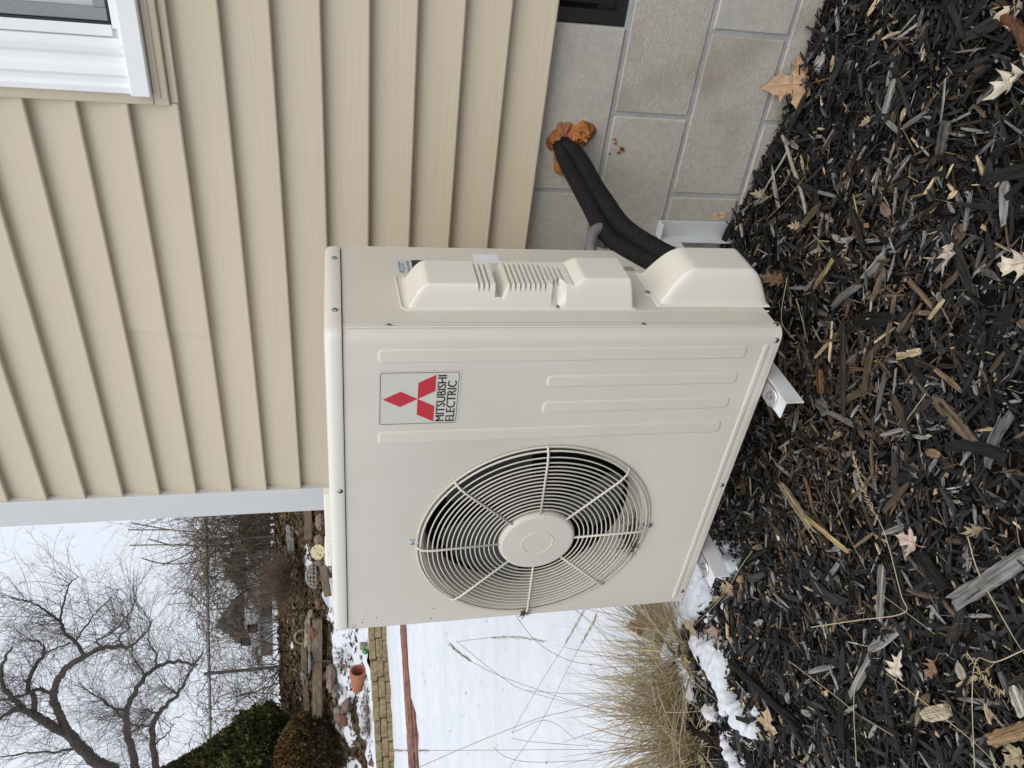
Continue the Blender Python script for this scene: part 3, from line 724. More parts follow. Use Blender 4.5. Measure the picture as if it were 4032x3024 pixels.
# the pieces of wood that stand out in the bed
MT['wood_obj'] = attr_mat('weathered_wood', rough=.85, grain=(10, 260, 260), gmul=(.18, 1.5), bump=1, obj_color=True, spec=.15)
def wood(xa, ya, xb, yb, w, th, col, name, label, cat, lift=.02, seed=1, frays=0, bow=0):
    r = random.Random(seed)
    a, b = ong(xa, ya, lift), ong(xb, yb, lift); d = b - a; Lh = np.linalg.norm(d) / 2
    ex = d / np.linalg.norm(d); ez = np.array([0, 0, 1.0]); ey = np.cross(ez, ex); ey /= np.linalg.norm(ey); ez = np.cross(ex, ey)
    m = MB(); ns, nk = 18, 12; vs = []
    for i in range(ns):
        u = -1 + 2 * i / (ns - 1)
        for k in range(nk):
            e = 2 * math.pi * k / nk; jag = r.uniform(-.16, .06) * Lh * (1 if i in (0, ns - 1) else .04)
            ca, sa = math.cos(e), math.sin(e); q_ = (abs(ca) ** 3 + abs(sa) ** 3) ** (-1 / 3)
            rad = q_ * (1 + .30 * nz(u * 2.1, k * .9, seed * 3.3, 1.6) + .14 * nz(u * 6, k * 1.7, seed, 2.3)) * (1 - .3 * abs(u) ** 8 * r.uniform(0, 1.6))
            vs.append((u * Lh + jag, w * rad * ca + bow * (1 - u * u), th * rad * sa))
    fs = [(i * nk + k, i * nk + (k + 1) % nk, (i + 1) * nk + (k + 1) % nk, (i + 1) * nk + k) for i in range(ns - 1) for k in range(nk)] + [tuple(range(nk))[::-1], tuple((ns - 1) * nk + k for k in range(nk))]
    m.add(vs, fs)
    for i in range(frays):
        e = r.choice((-1, 1)); y0 = r.uniform(-w, w) * .8; l0 = r.uniform(.25, .5) * Lh
        m.tube([(e * Lh * .6, y0 * .8, th * .5), (e * (Lh + l0 * .4), y0 * 1.3, th * .6), (e * (Lh + l0), y0 * 2.0, r.uniform(-.3, .6) * th)], [w * .22, w * .14, w * .03], 5)
    me = m.mesh(name); me.materials.append(MT['wood_obj'])
    o = bpy.data.objects.new(name, me); COL.objects.link(o)
    c = (a + b) / 2; mw = Matrix.Identity(4)
    for i in range(3): mw[i][0], mw[i][1], mw[i][2], mw[i][3] = ex[i], ey[i], ez[i], c[i]
    o.matrix_world = mw; o.color = (*col, 1)
    return tag(o, label, cat)
TAN, GREY, PALE, DK, BRN = (.34, .26, .15), (.20, .19, .175), (.47, .40, .27), (.016, .0155, .015), (.19, .105, .05)
wood(2065, 1300, 2225, 1195, .0155, .010, (.23, .22, .205), 'weathered_log', 'thick grey weathered stick at the lower edge of the mulch', 'stick', .022, 2)
wood(1690, 1050, 1752, 1140, .0105, .006, (.36, .29, .18), 'split_stick', 'pale split stick with a frayed end in the middle of the mulch', 'stick', .030, 3, 7)
wood(1742, 1118, 1832, 1192, .006, .003, (.42, .31, .15), 'pale_splinter', 'long thin tan splinter running from the frayed split stick', 'splinter', .030, 4)
wood(1583, 1435, 1725, 1572, .0125, .008, DK, 'long_dark_stick', 'long straight black stick pointing from the snow patch into the mulch', 'stick', .026, 5)
wood(1905, 1225, 1900, 1345, .010, .005, (.24, .225, .205), 'grey_splinter', 'upright grey weathered splinter left of the folded straw', 'splinter', .02, 6)
wood(2040, 1270, 1985, 1195, .014, .007, DK, 'dark_wood_chunk', 'broad black wood chunk just above the thick grey stick', 'wood chip', .02, 7)
wood(1998, 1545, 2050, 1535, .013, .009, PALE, 'pale_wood_chunk', 'cream broken wood chunk with a grey underside near the lower left', 'wood chip', .022, 8)
wood(2188, 1485, 2212, 1550, .011, .005, (.5, .46, .38), 'bleached_chip', 'bleached white wood chip at the lower edge by the straws', 'wood chip', .02, 9)
wood(2140, 1600, 2225, 1570, .012, .008, (.26, .17, .09), 'brown_wood_chunk', 'brown wood chunk in the lower left corner of the bed', 'wood chip', .024, 10)
wood(1930, 175, 1910, 245, .009, .004, (.26, .25, .23), 'grey_flat_chip', 'flat silvery chip with cracked grain near the foundation', 'wood chip', .02, 12)
wood(2030, 330, 2045, 260, .012, .005, (.10, .095, .09), 'mottled_bark', 'mottled grey bark flake in the upper part of the mulch', 'bark', .02, 13)
wood(1770, 800, 1773, 850, .010, .006, (.24, .13, .055), 'rust_brown_chip', 'rusty brown chip below the right bracket', 'wood chip', .02, 14)
wood(1938, 770, 1990, 758, .0075, .004, (.50, .40, .24), 'split_pale_chip', 'half black half cream chip among the dark splinters', 'wood chip', .02, 15)
wood(1760, 620, 1800, 560, .006, .003, (.33, .25, .13), 'straight_tan_splinter', 'straight tan splinter beside the lower corner of the heat pump', 'splinter', .02, 16)
wood(2160, 40, 2212, 105, .010, .007, (.12, .055, .03), 'brown_root', 'curved reddish brown root at the upper edge of the bed', 'root', .02, 17, 0, .012)
wood(1820, 700, 1822, 900, .0075, .004, (.05, .047, .044), 'long_flat_splinter', 'long narrow charcoal splinter with a grey edge', 'splinter', .022, 18)
wood(1555, 1500, 1585, 1560, .014, .008, DK, 'dark_bark_strip', 'broad black bark strip beside the lower snow patch', 'bark', .022, 19)
wood(1475, 1560, 1540, 1600, .014, .009, (.02, .018, .016), 'black_branch', 'stubby black branch piece below the dry grass', 'branch', .022, 20)

# branch with a fork lying by the foundation
tw = MB(); pts = [ong(1690, 293, .012), ong(1702, 325, .014), ong(1712, 360, .018), ong(1728, 405, .016), ong(1742, 462, .012)]
tw.tube(path_points(pts, 24), [.0045 * (1 + .25 * nz(i * .9, 0, 0)) for i in range(25)], 7)
tw.tube(path_points([pts[1], ong(1685, 355, .02), ong(1660, 395, .018), ong(1632, 445, .014)], 12), [.0028 - .0001 * i for i in range(13)], 6)
MT['twig'] = mat('twig_bark', (.26, .23, .20), (.40, .36, .32), scale=60, rough=.8)
tag(tw.build('forked_twig', 'twig', None, 179), 'forked grey twig lying on the mulch beside the foundation', 'twig')

# ------------------------------------------------------------------ leaves
OUT = [(0, 0), (.10, -.07), (.22, -.13), (.36, -.12), (.32, -.02), (.42, .05), (.52, .13), (.68, .27), (.55, .29), (.50, .40), (.38, .35), (.27, .37), (.21, .42), (.25, .54), (.37, .65), (.25, .68), (.20, .78), (.10, .88), (0, 1.06)]
OUT2 = [(0, 0), (.08, .02), (.17, .09), (.22, .2), (.25, .34), (.24, .48), (.20, .62), (.13, .78), (.06, .92), (0, 1.0)]
OUT3 = [(0, 0), (.05, -.02), (.20, .02), (.36, .10), (.22, .14), (.14, .22), (.28, .30), (.44, .44), (.27, .42), (.14, .46), (.22, .58), (.30, .74), (.16, .68), (.09, .74), (.10, .86), (0, 1.08)]
MT['leaf'] = None
def leaf_material():
    m, t, b = nodes('dead_leaf'); n = t.nodes.new; l = t.links.new
    oi = n('ShaderNodeObjectInfo'); tc = n('ShaderNodeTexCoord')
    nn = n('ShaderNodeTexNoise'); nn.inputs['Scale'].default_value = 55; nn.inputs['Detail'].default_value = 5; l(tc.outputs['Object'], nn.inputs[0])
    rr = n('ShaderNodeMapRange'); rr.inputs['From Min'].default_value = .3; rr.inputs['From Max'].default_value = .7; rr.inputs['To Min'].default_value = .66; rr.inputs['To Max'].default_value = 1.18; l(nn.outputs[0], rr.inputs[0])
    mm = n('ShaderNodeMix'); mm.data_type = 'RGBA'; mm.blend_type = 'MULTIPLY'; mm.inputs[0].default_value = 1; l(oi.outputs['Color'], mm.inputs[6]); l(rr.outputs[0], mm.inputs[7])
    l(mm.outputs[2], b.inputs['Base Color']); b.inputs['Roughness'].default_value = .75; b.inputs['Specular IOR Level'].default_value = .2
    bp = n('ShaderNodeBump'); bp.inputs['Strength'].default_value = .4; bp.inputs['Distance'].default_value = .002; l(nn.outputs[0], bp.inputs['Height']); l(bp.outputs[0], b.inputs['Normal'])
    return m
MT['leaf'] = leaf_material()
MT['vein'] = attr_mat('leaf_vein', rough=.8, obj_color=True)
def leaf(pos, size, spin, col, label, kind=0, curl=.35, tilt=(0, 0), seed=0, squash=1.0, group=None):
    r = random.Random(seed * 7 + 1)
    half = (OUT, OUT2, OUT3)[kind]
    P = [(x, y) for x, y in half] + [(-x * r.uniform(.85, 1.1), y + r.uniform(-.03, .03)) for x, y in half[-2:0:-1]]
    cx, cy = 0, .36; n = len(P); vs = [(cx, cy)]
    for k in (.25, .5, .75, 1.0):
        vs += [(cx + (x - cx) * k, cy + (y - cy) * k) for x, y in P]
    ca, cb, cc = r.uniform(-1, 1), r.uniform(.3, 1), r.uniform(-1, 1)
    def zf(x, y):
        return size * curl * (cb * 1.1 * x * x + .35 * ca * (y - .4) ** 2 + .5 * cc * x * (y - .3) + .16 * nz(x, y, seed * 1.7, 3.0) + .05 * nz(x, y, seed, 8) + .10 * abs(x) * math.cos(9 * y))
    m = MB(); curl *= 2.1; col = tuple(.72 * c_ + .28 * (sum(col) / 3) for c_ in col)
    fs = [(0, 1 + k, 1 + (k + 1) % n) for k in range(n)]
    for j in range(3): fs += [(1 + j * n + k, 1 + (j + 1) * n + k, 1 + (j + 1) * n + (k + 1) % n, 1 + j * n + (k + 1) % n) for k in range(n)]
    m.add([(x * size * squash, (y - .36) * size, zf(x, y)) for x, y in vs], fs)
    th = thing('fallen_leaf', pos, label, 'leaf', group)
    R = Matrix.Rotation(spin, 4, 'Z') @ Matrix.Rotation(tilt[0], 4, 'X') @ Matrix.Rotation(tilt[1], 4, 'Y')
    th.matrix_world = Matrix.Translation(Vector(tuple(map(float, pos)))) @ R
    bl = bpy.data.objects.new('blade', m.mesh('leaf_blade', 179)); bl.data.materials.append(MT['leaf']); COL.objects.link(bl); bl.parent = th; bl.color = (*col, 1)
    sm = MB()
    sm.tube([(0, -.36 * size, zf(0, 0)), (r.uniform(-.08, .08) * size, -.60 * size, zf(0, 0) + .03 * size), (r.uniform(-.2, .2) * size, -.9 * size, zf(0, 0) + r.uniform(-.02, .04) * size)], [.0012, .0009, .0009], 5)
    tips = [(0, 1.0), (half[7][0] * .95, half[7][1]), (-half[7][0] * .9, half[7][1])] if kind != 1 else [(0, .95)]
    for a, b in tips:
        L_ = [(a * k * size * squash, (b * k - .36) * size, zf(a * k, b * k) + .0006) for k in (0, .25, .5, .75, .97)]
        sm.tube(L_, [.0011, .0009, .0007, .0005, .0003], 4)
    so_ = bpy.data.objects.new('stem', sm.mesh('leaf_stem', 179)); so_.data.materials.append(MT['vein']); COL.objects.link(so_); so_.parent = th; so_.color = (col[0] * .75, col[1] * .65, col[2] * .55, 1)
    return th
LT, LP, LB, LO, LK = (.50, .33, .17), (.60, .50, .38), (.30, .17, .09), (.40, .20, .075), (.36, .22, .165)
def gl(xd, yd, size, spin, col, label, kind=0, curl=.35, tilt=(0, 0), seed=0, lift=.022, squash=1.0):
    return leaf(ong(xd, yd, lift - .004), size * .78, spin, col, label, kind, curl, tilt, seed, squash)
leaf(ony(1712, 183, .640), .104, .55, (.52, .30, .13), 'large orange tan maple leaf leaning against the block wall', 0, .25, (1.05, .1), 1)
gl(2180, 180, .085, 1.0, (.62, .52, .40), 'pale cream leaf at the upper edge of the mulch', 2, .7, (.2, .2), 2)
gl(2192, 35, .055, 2.2, (.52, .40, .26), 'tan leaf resting on the brown root', 0, .6, (.3, .1), 3)
gl(2050, 552, .078, 2.1, LP, 'pale ragged leaf curled up near the heat pump corner', 2, .5, (.25, .2), 4, .028)
gl(2200, 570, .085, .6, (.62, .52, .36), 'pale leaf cut off by the lower edge of the picture', 2, .7, (.2, -.3), 5, .03)
gl(1938, 1443, .078, -1.25, (.66, .56, .40), 'cream pointed leaf with saw-toothed lobes in the lower mulch', 2, .4, (.1, .2), 6, .028)
gl(1962, 1168, .060, .5, (.58, .42, .32), 'pinkish cream leaf with a dark splinter across it', 0, .3, (.1, .1), 7, .026)
gl(1660, 1560, .085, -1.0, (.50, .33, .16), 'tan maple leaf lying flat beyond the lower snow patch', 0, .25, (.15, .1), 8, .034)
gl(1548, 1378, .085, 2.3, LK, 'pinkish brown crumpled leaf between the snow and the mulch', 0, .7, (.2, .1), 9, .03)
gl(1482, 1435, .088, -2.0, (.50, .34, .15), 'tan pointed leaf lying in the snow next to the dry grass', 2, .35, (.15, 0), 10, .045)
gl(1377, 1352, .088, 1.0, (.34, .17, .08), 'brown maple leaf standing upright in the dry grass', 0, .4, (1.1, .3), 11, .10)
gl(1572, 1272, .066, .7, (.42, .30, .16), 'crumpled tan leaf below the left bracket tip', 0, .6, (.2, .1), 12, .026)
gl(1602, 1258, .050, 2.5, (.45, .24, .08), 'small orange leaf next to a white scrap below the left bracket', 0, .5, (.1, .2), 13, .026)
gl(1545, 1298, .072, 1.5, (.47, .36, .21), 'round tan leaf with a rolled edge at the snow border', 1, .8, (.2, .6), 14, .03)
gl(1493, 1357, .080, -.4, (.45, .32, .16), 'folded tan leaf between snow and grass below the heat pump corner', 1, .9, (.5, .5), 15, .04)
gl(1520, 1646, .060, .3, (.40, .26, .11), 'tan leaf under the grass at the left border', 0, .4, (.1, .1), 16)
gl(1672, 603, .068, .2, (.28, .145, .06), 'brown curled leaf beside the lower cover of the heat pump', 2, .8, (.9, .3), 17, .03)
leaf(ony(1555, 466, .62), .050, .7, (.42, .28, .16), 'tan leaf stuck behind the right wall bracket', 1, .5, (.7, .2), 18)
gl(1720, 488, .042, .5, (.48, .36, .23), 'small pale leaf below the forked twig', 2, .6, (.3, .1), 19)
gl(1832, 532, .045, 1.9, (.48, .40, .30), 'pale shrivelled leaf between the twig and the ragged leaf', 2, .9, (.3, .4), 20)
gl(1912, 455, .052, -.5, (.20, .12, .075), 'dull brown leaf in the open mulch near the foundation', 1, .6, (.2, .2), 21)
gl(1745, 357, .034, 2.4, (.33, .17, .075), 'small oval orange brown leaf beside the forked twig', 1, .4, (.1, .3), 22)
gl(1870, 262, .035, .9, (.42, .33, .20), 'small torn beige leaf near the mottled bark', 2, .6, (.2, .1), 23)
gl(1610, 1048, .075, 2.8, (.20, .10, .04), 'dark orange brown leaf in the shade under the heat pump', 0, .5, (.4, .1), 24)
gl(1642, 1180, .050, 1.2, (.25, .17, .10), 'brown leaf curled on the chips between the brackets', 1, .7, (.2, .3), 25)
gl(2012, 1445, .056, 1.8, (.27, .15, .075), 'brown lobed leaf right of the cream saw-toothed leaf', 2, .5, (.2, .1), 26)
gl(2035, 1058, .0, 1.8, LB, '', 2) if False else None
gl(2018, 980, .045, .4, (.26, .14, .06), 'reddish brown torn leaf in the middle of the open mulch', 1, .6, (.3, .2), 27)
gl(2112, 1270, .044, 2.2, (.40, .28, .15), 'small tan leaf above the thick grey stick', 0, .6, (.2, .3), 28)
gl(2075, 1455, .050, -.8, (.33, .27, .20), 'grey tan leaf under a straw at the lower edge', 1, .4, (.2, .2), 29)
gl(2110, 1148, .042, 1.1, (.36, .27, .14), 'frayed fibrous tan leaf clump above the small tan leaf', 2, 1.4, (.3, .2), 30)
gl(1480, 1490, .045, .4, (.16, .11, .08), 'dark wet leaf in a gap of the snow', 1, .3, (.1, .1), 31, .035)
gl(2190, 1640, .050, 1.4, (.40, .30, .15), 'tan leaf at the lower left corner', 0, .5, (.2, .1), 32)
gl(1760, 1255, .028, 1.4, (.40, .26, .17), 'small pinkish leaf scrap on the end of a straw', 2, .5, (.2, .1), 33)
gl(1765, 800, .0, 0, LB, '', 0) if False else None
gl(1640, 420, .05, .3, (.44, .33, .2), 'pale leaf folded against the ground line of the wall', 2, .9, (.5, .3), 34)
gl(1105, 1546, .10, .7, (.58, .42, .28), 'lone pale tan leaf on the open snow', 1, .5, (.3, .2), 35, .01) 
lr = random.Random(23); scr = MB()
for i in range(330):      # crumbs of leaf and straw between the chips
    while True:
        x, y = lr.uniform(-1.5, 1.3), lr.uniform(-.95, .66)
        if in_bed(x, y) and bounds_ok(x, y): break
    e = lr.uniform(0, 6.28); l = lr.uniform(.003, .010); wd = l * lr.uniform(.2, .7); b = lr.uniform(.5, 1)
    z = ground(x, y) + lr.uniform(.008, .022); c, s = math.cos(e), math.sin(e)
    pts = [(x + c * a * l - s * k * wd, y + s * a * l + c * k * wd, z + lr.uniform(-.003, .004)) for a, k in ((-1, -.3), (0, -1), (1, .2), (.2, 1))]
    scr.add(pts, [(0, 1, 2), (0, 2, 3)], lr.choice(((.46 * b, .34 * b, .17 * b), (.30 * b, .20 * b, .10 * b), (.50 * b, .42 * b, .30 * b), (.42 * b, .27 * b, .10 * b))))
MT['straw'] = attr_mat('dry_straw', rough=.7, spec=.25)
tag(scr.build('leaf_litter', 'straw', None), 'tan leaf crumbs and splinters strewn over the mulch', 'litter', kind='stuff')

# straws on the mulch
def straw(P, w, label, col=(.50, .41, .26), seed_head=None, lift=.026, name='straw'):
    m = MB(); w *= .72; pts = path_points([ong(a, b, lift + .010 * (i % 2)) for i, (a, b) in enumerate(P)], 8 * (len(P) - 1)); m.tube(pts, [w * (1 - .4 * i / len(pts)) for i in range(len(pts))], 5, col=col)
    if seed_head:
        r = random.Random(len(P)); A = [ong(a, b, lift + .01) for a, b in seed_head]; pts = path_points(A, 24)
        for p in pts:
            for _ in range(3):
                d = np.array([r.gauss(0, .006), r.gauss(0, .006), abs(r.gauss(0, .004))]); m.tube([p, p + d * .6, p + d + (A[-1] - A[0]) * .03], [.0007, .0009, .0002], 3, col=(col[0] * .9, col[1] * .85, col[2] * .8))
    return tag(m.build(name, 'straw', None), label, 'straw')
straw([(1752, 1355), (1850, 1340), (1952, 1324), (1945, 1280), (1910, 1150), (1878, 1090)], .0017, 'folded straw with a sharp bend and a seed head in the lower mulch', seed_head=[(1890, 1110), (1862, 1040), (1845, 990)])
straw([(2090, 1158), (2115, 1240), (2180, 1360), (2212, 1412)], .0015, 'long curved straw crossing the thick grey stick')
straw([(1704, 1428), (1800, 1500), (1850, 1540), (1930, 1590)], .0014, 'straight straw pointing at the bottom left of the bed')
straw([(1915, 1455), (2000, 1520), (2100, 1600), (2160, 1659)], .0014, 'thin straw running into the lower left corner')
straw([(2212, 1404), (2150, 1430), (2110, 1425), (2100, 1500), (2105, 1659)], .0016, 'bent straw hooked over the lower left edge', seed_head=[(2090, 1410), (2130, 1470), (2170, 1500)])
straw([(1905, 1285), (1960, 1325), (2020, 1370)], .0010, 'fine straw resting between two black chips')
straw([(1625, 1190), (1600, 1225), (1560, 1290), (1500, 1350)], .0014, 'pale straw leaning from the left bracket over the leaves', lift=.045)
straw([(1700, 600), (1688, 690), (1716, 735)], .0015, 'bleached straw bent like a hook near the right bracket')
straw([(1720, 645), (1735, 700), (1745, 740)], .0013, 'pair straw lying parallel to the bleached hook straw')
straw([(1795, 1060), (1830, 1150), (1870, 1230)], .0010, 'fine seed stalk on the chips beside the split stick', col=(.36, .29, .18))
straw([(1760, 1258), (1840, 1380)], .0008, 'hair-thin stalk crossing the black chips')
straw([(2000, 850), (1960, 905)], .0012, 'short straw sliver in the middle of the mulch')
straw([(1850, 1655), (1845, 1500), (1870, 1440)], .0012, 'upright straw near the left border of the mulch')
straw([(1640, 440), (1690, 400), (1725, 330)], .0012, 'brownish stalk crossing the forked twig', col=(.40, .27, .12))
straw([(1660, 470), (1700, 430), (1740, 380)], .0010, 'thin tan stalk beside the forked twig', col=(.40, .29, .14))
# white scraps
for (xd, yd, sz, lab) in ((1682, 1162, .008, 'small white plastic scrap near the split stick'), (1592, 1228, .010, 'clear white plastic scrap below the left bracket')):
    m = MB(); p = ong(xd, yd, .024); r = random.Random(int(xd))
    m.poly([(sz * r.uniform(.6, 1.1) * math.cos(e), sz * r.uniform(.6, 1.1) * math.sin(e)) for e in [k * 6.28 / 7 for k in range(7)]], lambda a, b, c: (p[0] + a, p[1] + b, p[2] + c + .2 * a), .002)
    tag(m.build('plastic_scrap', 'label_white', None), lab, 'scrap')

# ------------------------------------------------------------------ snow near the bed: melting patches
def snow_patch(blobs, label, seed, dz=.0, thr=.42, hmax=.024):
    B = [(ong(a, b, .01), r) for a, b, r in blobs]
    x0, x1 = min(p[0] - r for p, r in B) - .02, max(p[0] + r for p, r in B) + .02; y0, y1 = min(p[1] - r for p, r in B) - .02, max(p[1] + r for p, r in B) + .02
    def fld(x, y):
        f = 0
        for p, r in B: f = max(f, 0) + max(0, 1 - ((x - p[0]) ** 2 + (y - p[1]) ** 2) / r ** 2)
        return f - thr + .62 * fbm(x, y, seed, 26, 4)
    step = .0055; nx, ny = int((x1 - x0) / step) + 1, int((y1 - y0) / step) + 1
    def fn(u, v):
        x, y = x0 + (x1 - x0) * u, y0 + (y1 - y0) * v; f = fld(x, y)
        h = hmax * (1 - math.exp(-3.2 * f)) if f > 0 else f * .08
        return (x, y, ground(x, y) + .012 + h + .006 * nz(x, y, seed, 60) + .003 * nz(x, y, seed, 150) + dz)
    m = MB(); m.grid(fn, nx, ny, keep=lambda a, b: (fld(a[0], a[1]) > -.12) or (fld(b[0], b[1]) > -.12))
    return tag(m.build('snow_patch', 'snow', None, 179), label, 'snow')
snow_patch([(1530, 1185, .06), (1510, 1255, .10), (1490, 1290, .10), (1470, 1315, .09), (1560, 1215, .07), (1450, 1345, .08), (1580, 1220, .035)], 'heap of snow under the left end of the heat pump around the bracket', 3, .0, .40, .026)
snow_patch([(1505, 1385, .045), (1520, 1405, .06), (1545, 1420, .075), (1555, 1450, .06), (1535, 1430, .05), (1560, 1480, .045), (1570, 1510, .04), (1590, 1540, .05), (1605, 1560, .045), (1625, 1575, .03), (1570, 1530, .03)], 'ragged melting snow patch stretching across the mulch', 4)
snow_patch([(1470, 1400, .05), (1478, 1440, .05), (1490, 1470, .045), (1495, 1500, .04), (1440, 1410, .06)], 'thin crusty snow between the dry grass and the mulch', 5, 0, .42, .02)
snow_patch([(1530, 1535, .030), (1540, 1550, .022)], 'little strip of snow beside the black branch', 6)
snow_patch([(1570, 1610, .022), (1580, 1635, .025), (1590, 1655, .02)], 'narrow snow streak at the left border of the mulch', 8)

# ------------------------------------------------------------------ dry ornamental grass
def grass_clump(name, label, xd, yd, n, rad, lmin, lmax, lean, up, seed, stems=()):
    r = random.Random(seed); c = ong(xd, yd); th = thing(name, c, label, 'grass')
    m = MB()
    for i in range(n):
        e = r.uniform(0, 6.283); k = rad * math.sqrt(r.random()); x, y = c[0] + k * math.cos(e), c[1] + k * math.sin(e); z = ground(x, y) - .005
        Ln = r.uniform(lmin, lmax); a = e + r.gauss(0, .7); d = np.array([math.cos(a), math.sin(a), 0]) * r.uniform(.15, 1.0) + np.array(lean) * r.uniform(.2, 1.1) + np.array([0, 0, up * r.uniform(.5, 1.2)])
        d /= np.linalg.norm(d); p = np.array([x, y, z]); w = r.uniform(.0013, .0032); pts = []
        seg = 6; droop = r.uniform(.03, .34)
        kink = r.randrange(2, 6) if r.random() < .25 else 99
        for j in range(seg + 1):
            pts.append(p.copy()); p = p + d * Ln / seg; d = d + np.array([r.gauss(0, .06), r.gauss(0, .06), -droop * (j / seg) - .03])
            if j == kink: d = d + np.array([r.gauss(0, .8), r.gauss(0, .8), -.6])
            d /= np.linalg.norm(d)
            g = ground(p[0], p[1]) + .012
            if p[2] < g: p[2] = g + r.uniform(0, .02); d[2] = abs(d[2]) * .2
        sd_ = np.cross(pts[1] - pts[0], np.array([r.gauss(0, 1), r.gauss(0, 1), .2])); sd_ /= (np.linalg.norm(sd_) + 1e-9)
        vs = []
        for j, p_ in enumerate(pts):
            ww = w * (1 - .85 * j / seg); vs += [p_ - sd_ * ww, p_ + sd_ * ww + np.array([0, 0, ww * .4])]
        b = r.uniform(.6, 1.2); col = r.choice(((.54 * b, .45 * b, .29 * b), (.48 * b, .38 * b, .22 * b), (.60 * b, .52 * b, .37 * b), (.36 * b, .28 * b, .17 * b)))
        m.add(vs, [(2 * j, 2 * j + 1, 2 * j + 3, 2 * j + 2) for j in range(seg)], col)
    tag(m.build('blades', 'straw', th), kind='stuff')
    for k, (P, t0, t1, head) in enumerate(stems):
        q = MB(); A = [at(a, b, t0 + (t1 - t0) * i / max(1, len(P) - 1)) for i, (a, b) in enumerate(P)]
        pts = path_points(A, 8 * (len(A) - 1)) if len(A) > 2 else A
        q.tube(pts, .0008, 5, col=(.34, .27, .16))
        if head:
            H0 = [at(a, b, t1) for a, b in head]; hp = path_points(H0, 30) if len(H0) > 2 else [H0[0] + (H0[1] - H0[0]) * i / 30 for i in range(31)]
            ax = H0[-1] - H0[0]; ax = ax / np.linalg.norm(ax)
            q.tube(hp, .0006, 3, col=(.36, .29, .18))
            for p in hp:
                for _ in range(3):
                    d = np.array([r.gauss(0, 1), r.gauss(0, 1), r.gauss(0, 1)]); d = d / np.linalg.norm(d) * .007 + ax * .016
                    q.tube([p, p + d * r.uniform(.6, 1.2)], [.0006, .0004], 3, col=(.40, .33, .21))
        q.build('flower_stalk', 'straw', th)
    return th
K6 = lambda L_: [((1500 + a / 2.212) / S_, (2350 + b / 2.212) / S_) for a, b in L_]
stems1 = [(K6([(1960, 1000), (1300, 830), (1040, 690), (660, 390)]), 2.55, 2.45, None), (K6([(660, 390), (950, 355)]), 2.45, 2.45, K6([(950, 355), (1180, 350), (1400, 385)])),
          (K6([(2050, 620), (1920, 600), (1700, 570), (1540, 510), (1380, 410), (1250, 270), (1150, 120)]), 2.5, 2.05, None),
          (K6([(2150, 520), (2000, 390), (1780, 180), (1530, 0)]), 2.45, 1.95, None),
          (K6([(1960, 1010), (1430, 830), (1040, 690), (800, 570)]), 2.55, 2.45, K6([(800, 570), (700, 500), (620, 430)])),
          (K6([(1140, 1185), (1380, 770), (1600, 420)]), 2.45, 2.5, K6([(1600, 420), (1680, 280), (1760, 130)]))]
stems2 = [(K6([(1960, 900), (1650, 990), (1370, 1060), (850, 1260), (320, 1490), (-200, 1720)]), 2.5, 2.1, None),
          (K6([(1120, 1490), (1400, 1080), (1620, 640), (1740, 420)]), 2.4, 2.4, K6([(1740, 420), (1810, 300), (1870, 180)])),
          (K6([(1900, 1330), (1600, 1330), (980, 1335), (430, 1337)]), 2.4, 2.4, K6([(430, 1337), (200, 1338), (0, 1342)])),
          (K6([(1700, 1240), (1440, 1075), (1140, 1185)]), 2.45, 2.45, None), (K6([(1900, 1420), (1350, 1440), (1100, 1400), (980, 1310)]), 2.4, 2.35, None),
          (K6([(1800, 1300), (1300, 1260), (1140, 1232)]), 2.4, 2.4, None), (K6([(2000, 840), (1600, 840), (1250, 815)]), 2.5, 2.5, None)]
grass_clump('dry_grass', 'tangled clump of dry straw-coloured grass beside the heat pump', 1462, 1415, 640, .15, .14, .44, (.30, .10, 0), .72, 31, stems1)
grass_clump('dry_grass', 'upright dry grass clump at the left border of the picture', 1472, 1590, 620, .16, .18, .46, (0, -.05, 0), 1.4, 32, stems2)
grass_clump('dry_grass', 'low flattened dry grass tuft at the edge of the mulch', 1500, 1640, 260, .15, .10, .28, (.1, -.3, 0), .35, 33)
# debris in the grille
r = random.Random(4); m = MB()
for i in range(150):
    x, z = CX - .075 + abs(r.gauss(0, .045)), CZ - .248 + abs(r.gauss(0, .012)); y = r.uniform(-.012, .03); e = r.uniform(0, 6.28)
    d = np.array([math.cos(e), r.gauss(0, .4), math.sin(e) * .6]) * r.uniform(.006, .028); p = np.array([x, y, z])
    b = r.uniform(.4, 1); m.tube([p - d, p + d * .2, p + d], [.0008, .0012, .0003], 3, col=(.16 * b, .11 * b, .06 * b))
tag(m.build('grass_debris', 'straw', None), 'dark dead grass caught at the bottom of the fan grille', 'debris')
m = MB(); c0 = np.array([CX - .268, -.012, CZ - .005])
for i in range(40):
    d = np.array([r.gauss(0, .008), r.gauss(0, .004), r.gauss(0, .009)]); m.tube([c0 + d * .2, c0 + d], [.002, .0005], 3, col=(.09, .06, .035))
tag(m.build('leaf_crumb', 'straw', None), 'brown leaf crumb stuck to the left rim of the fan grille', 'debris')

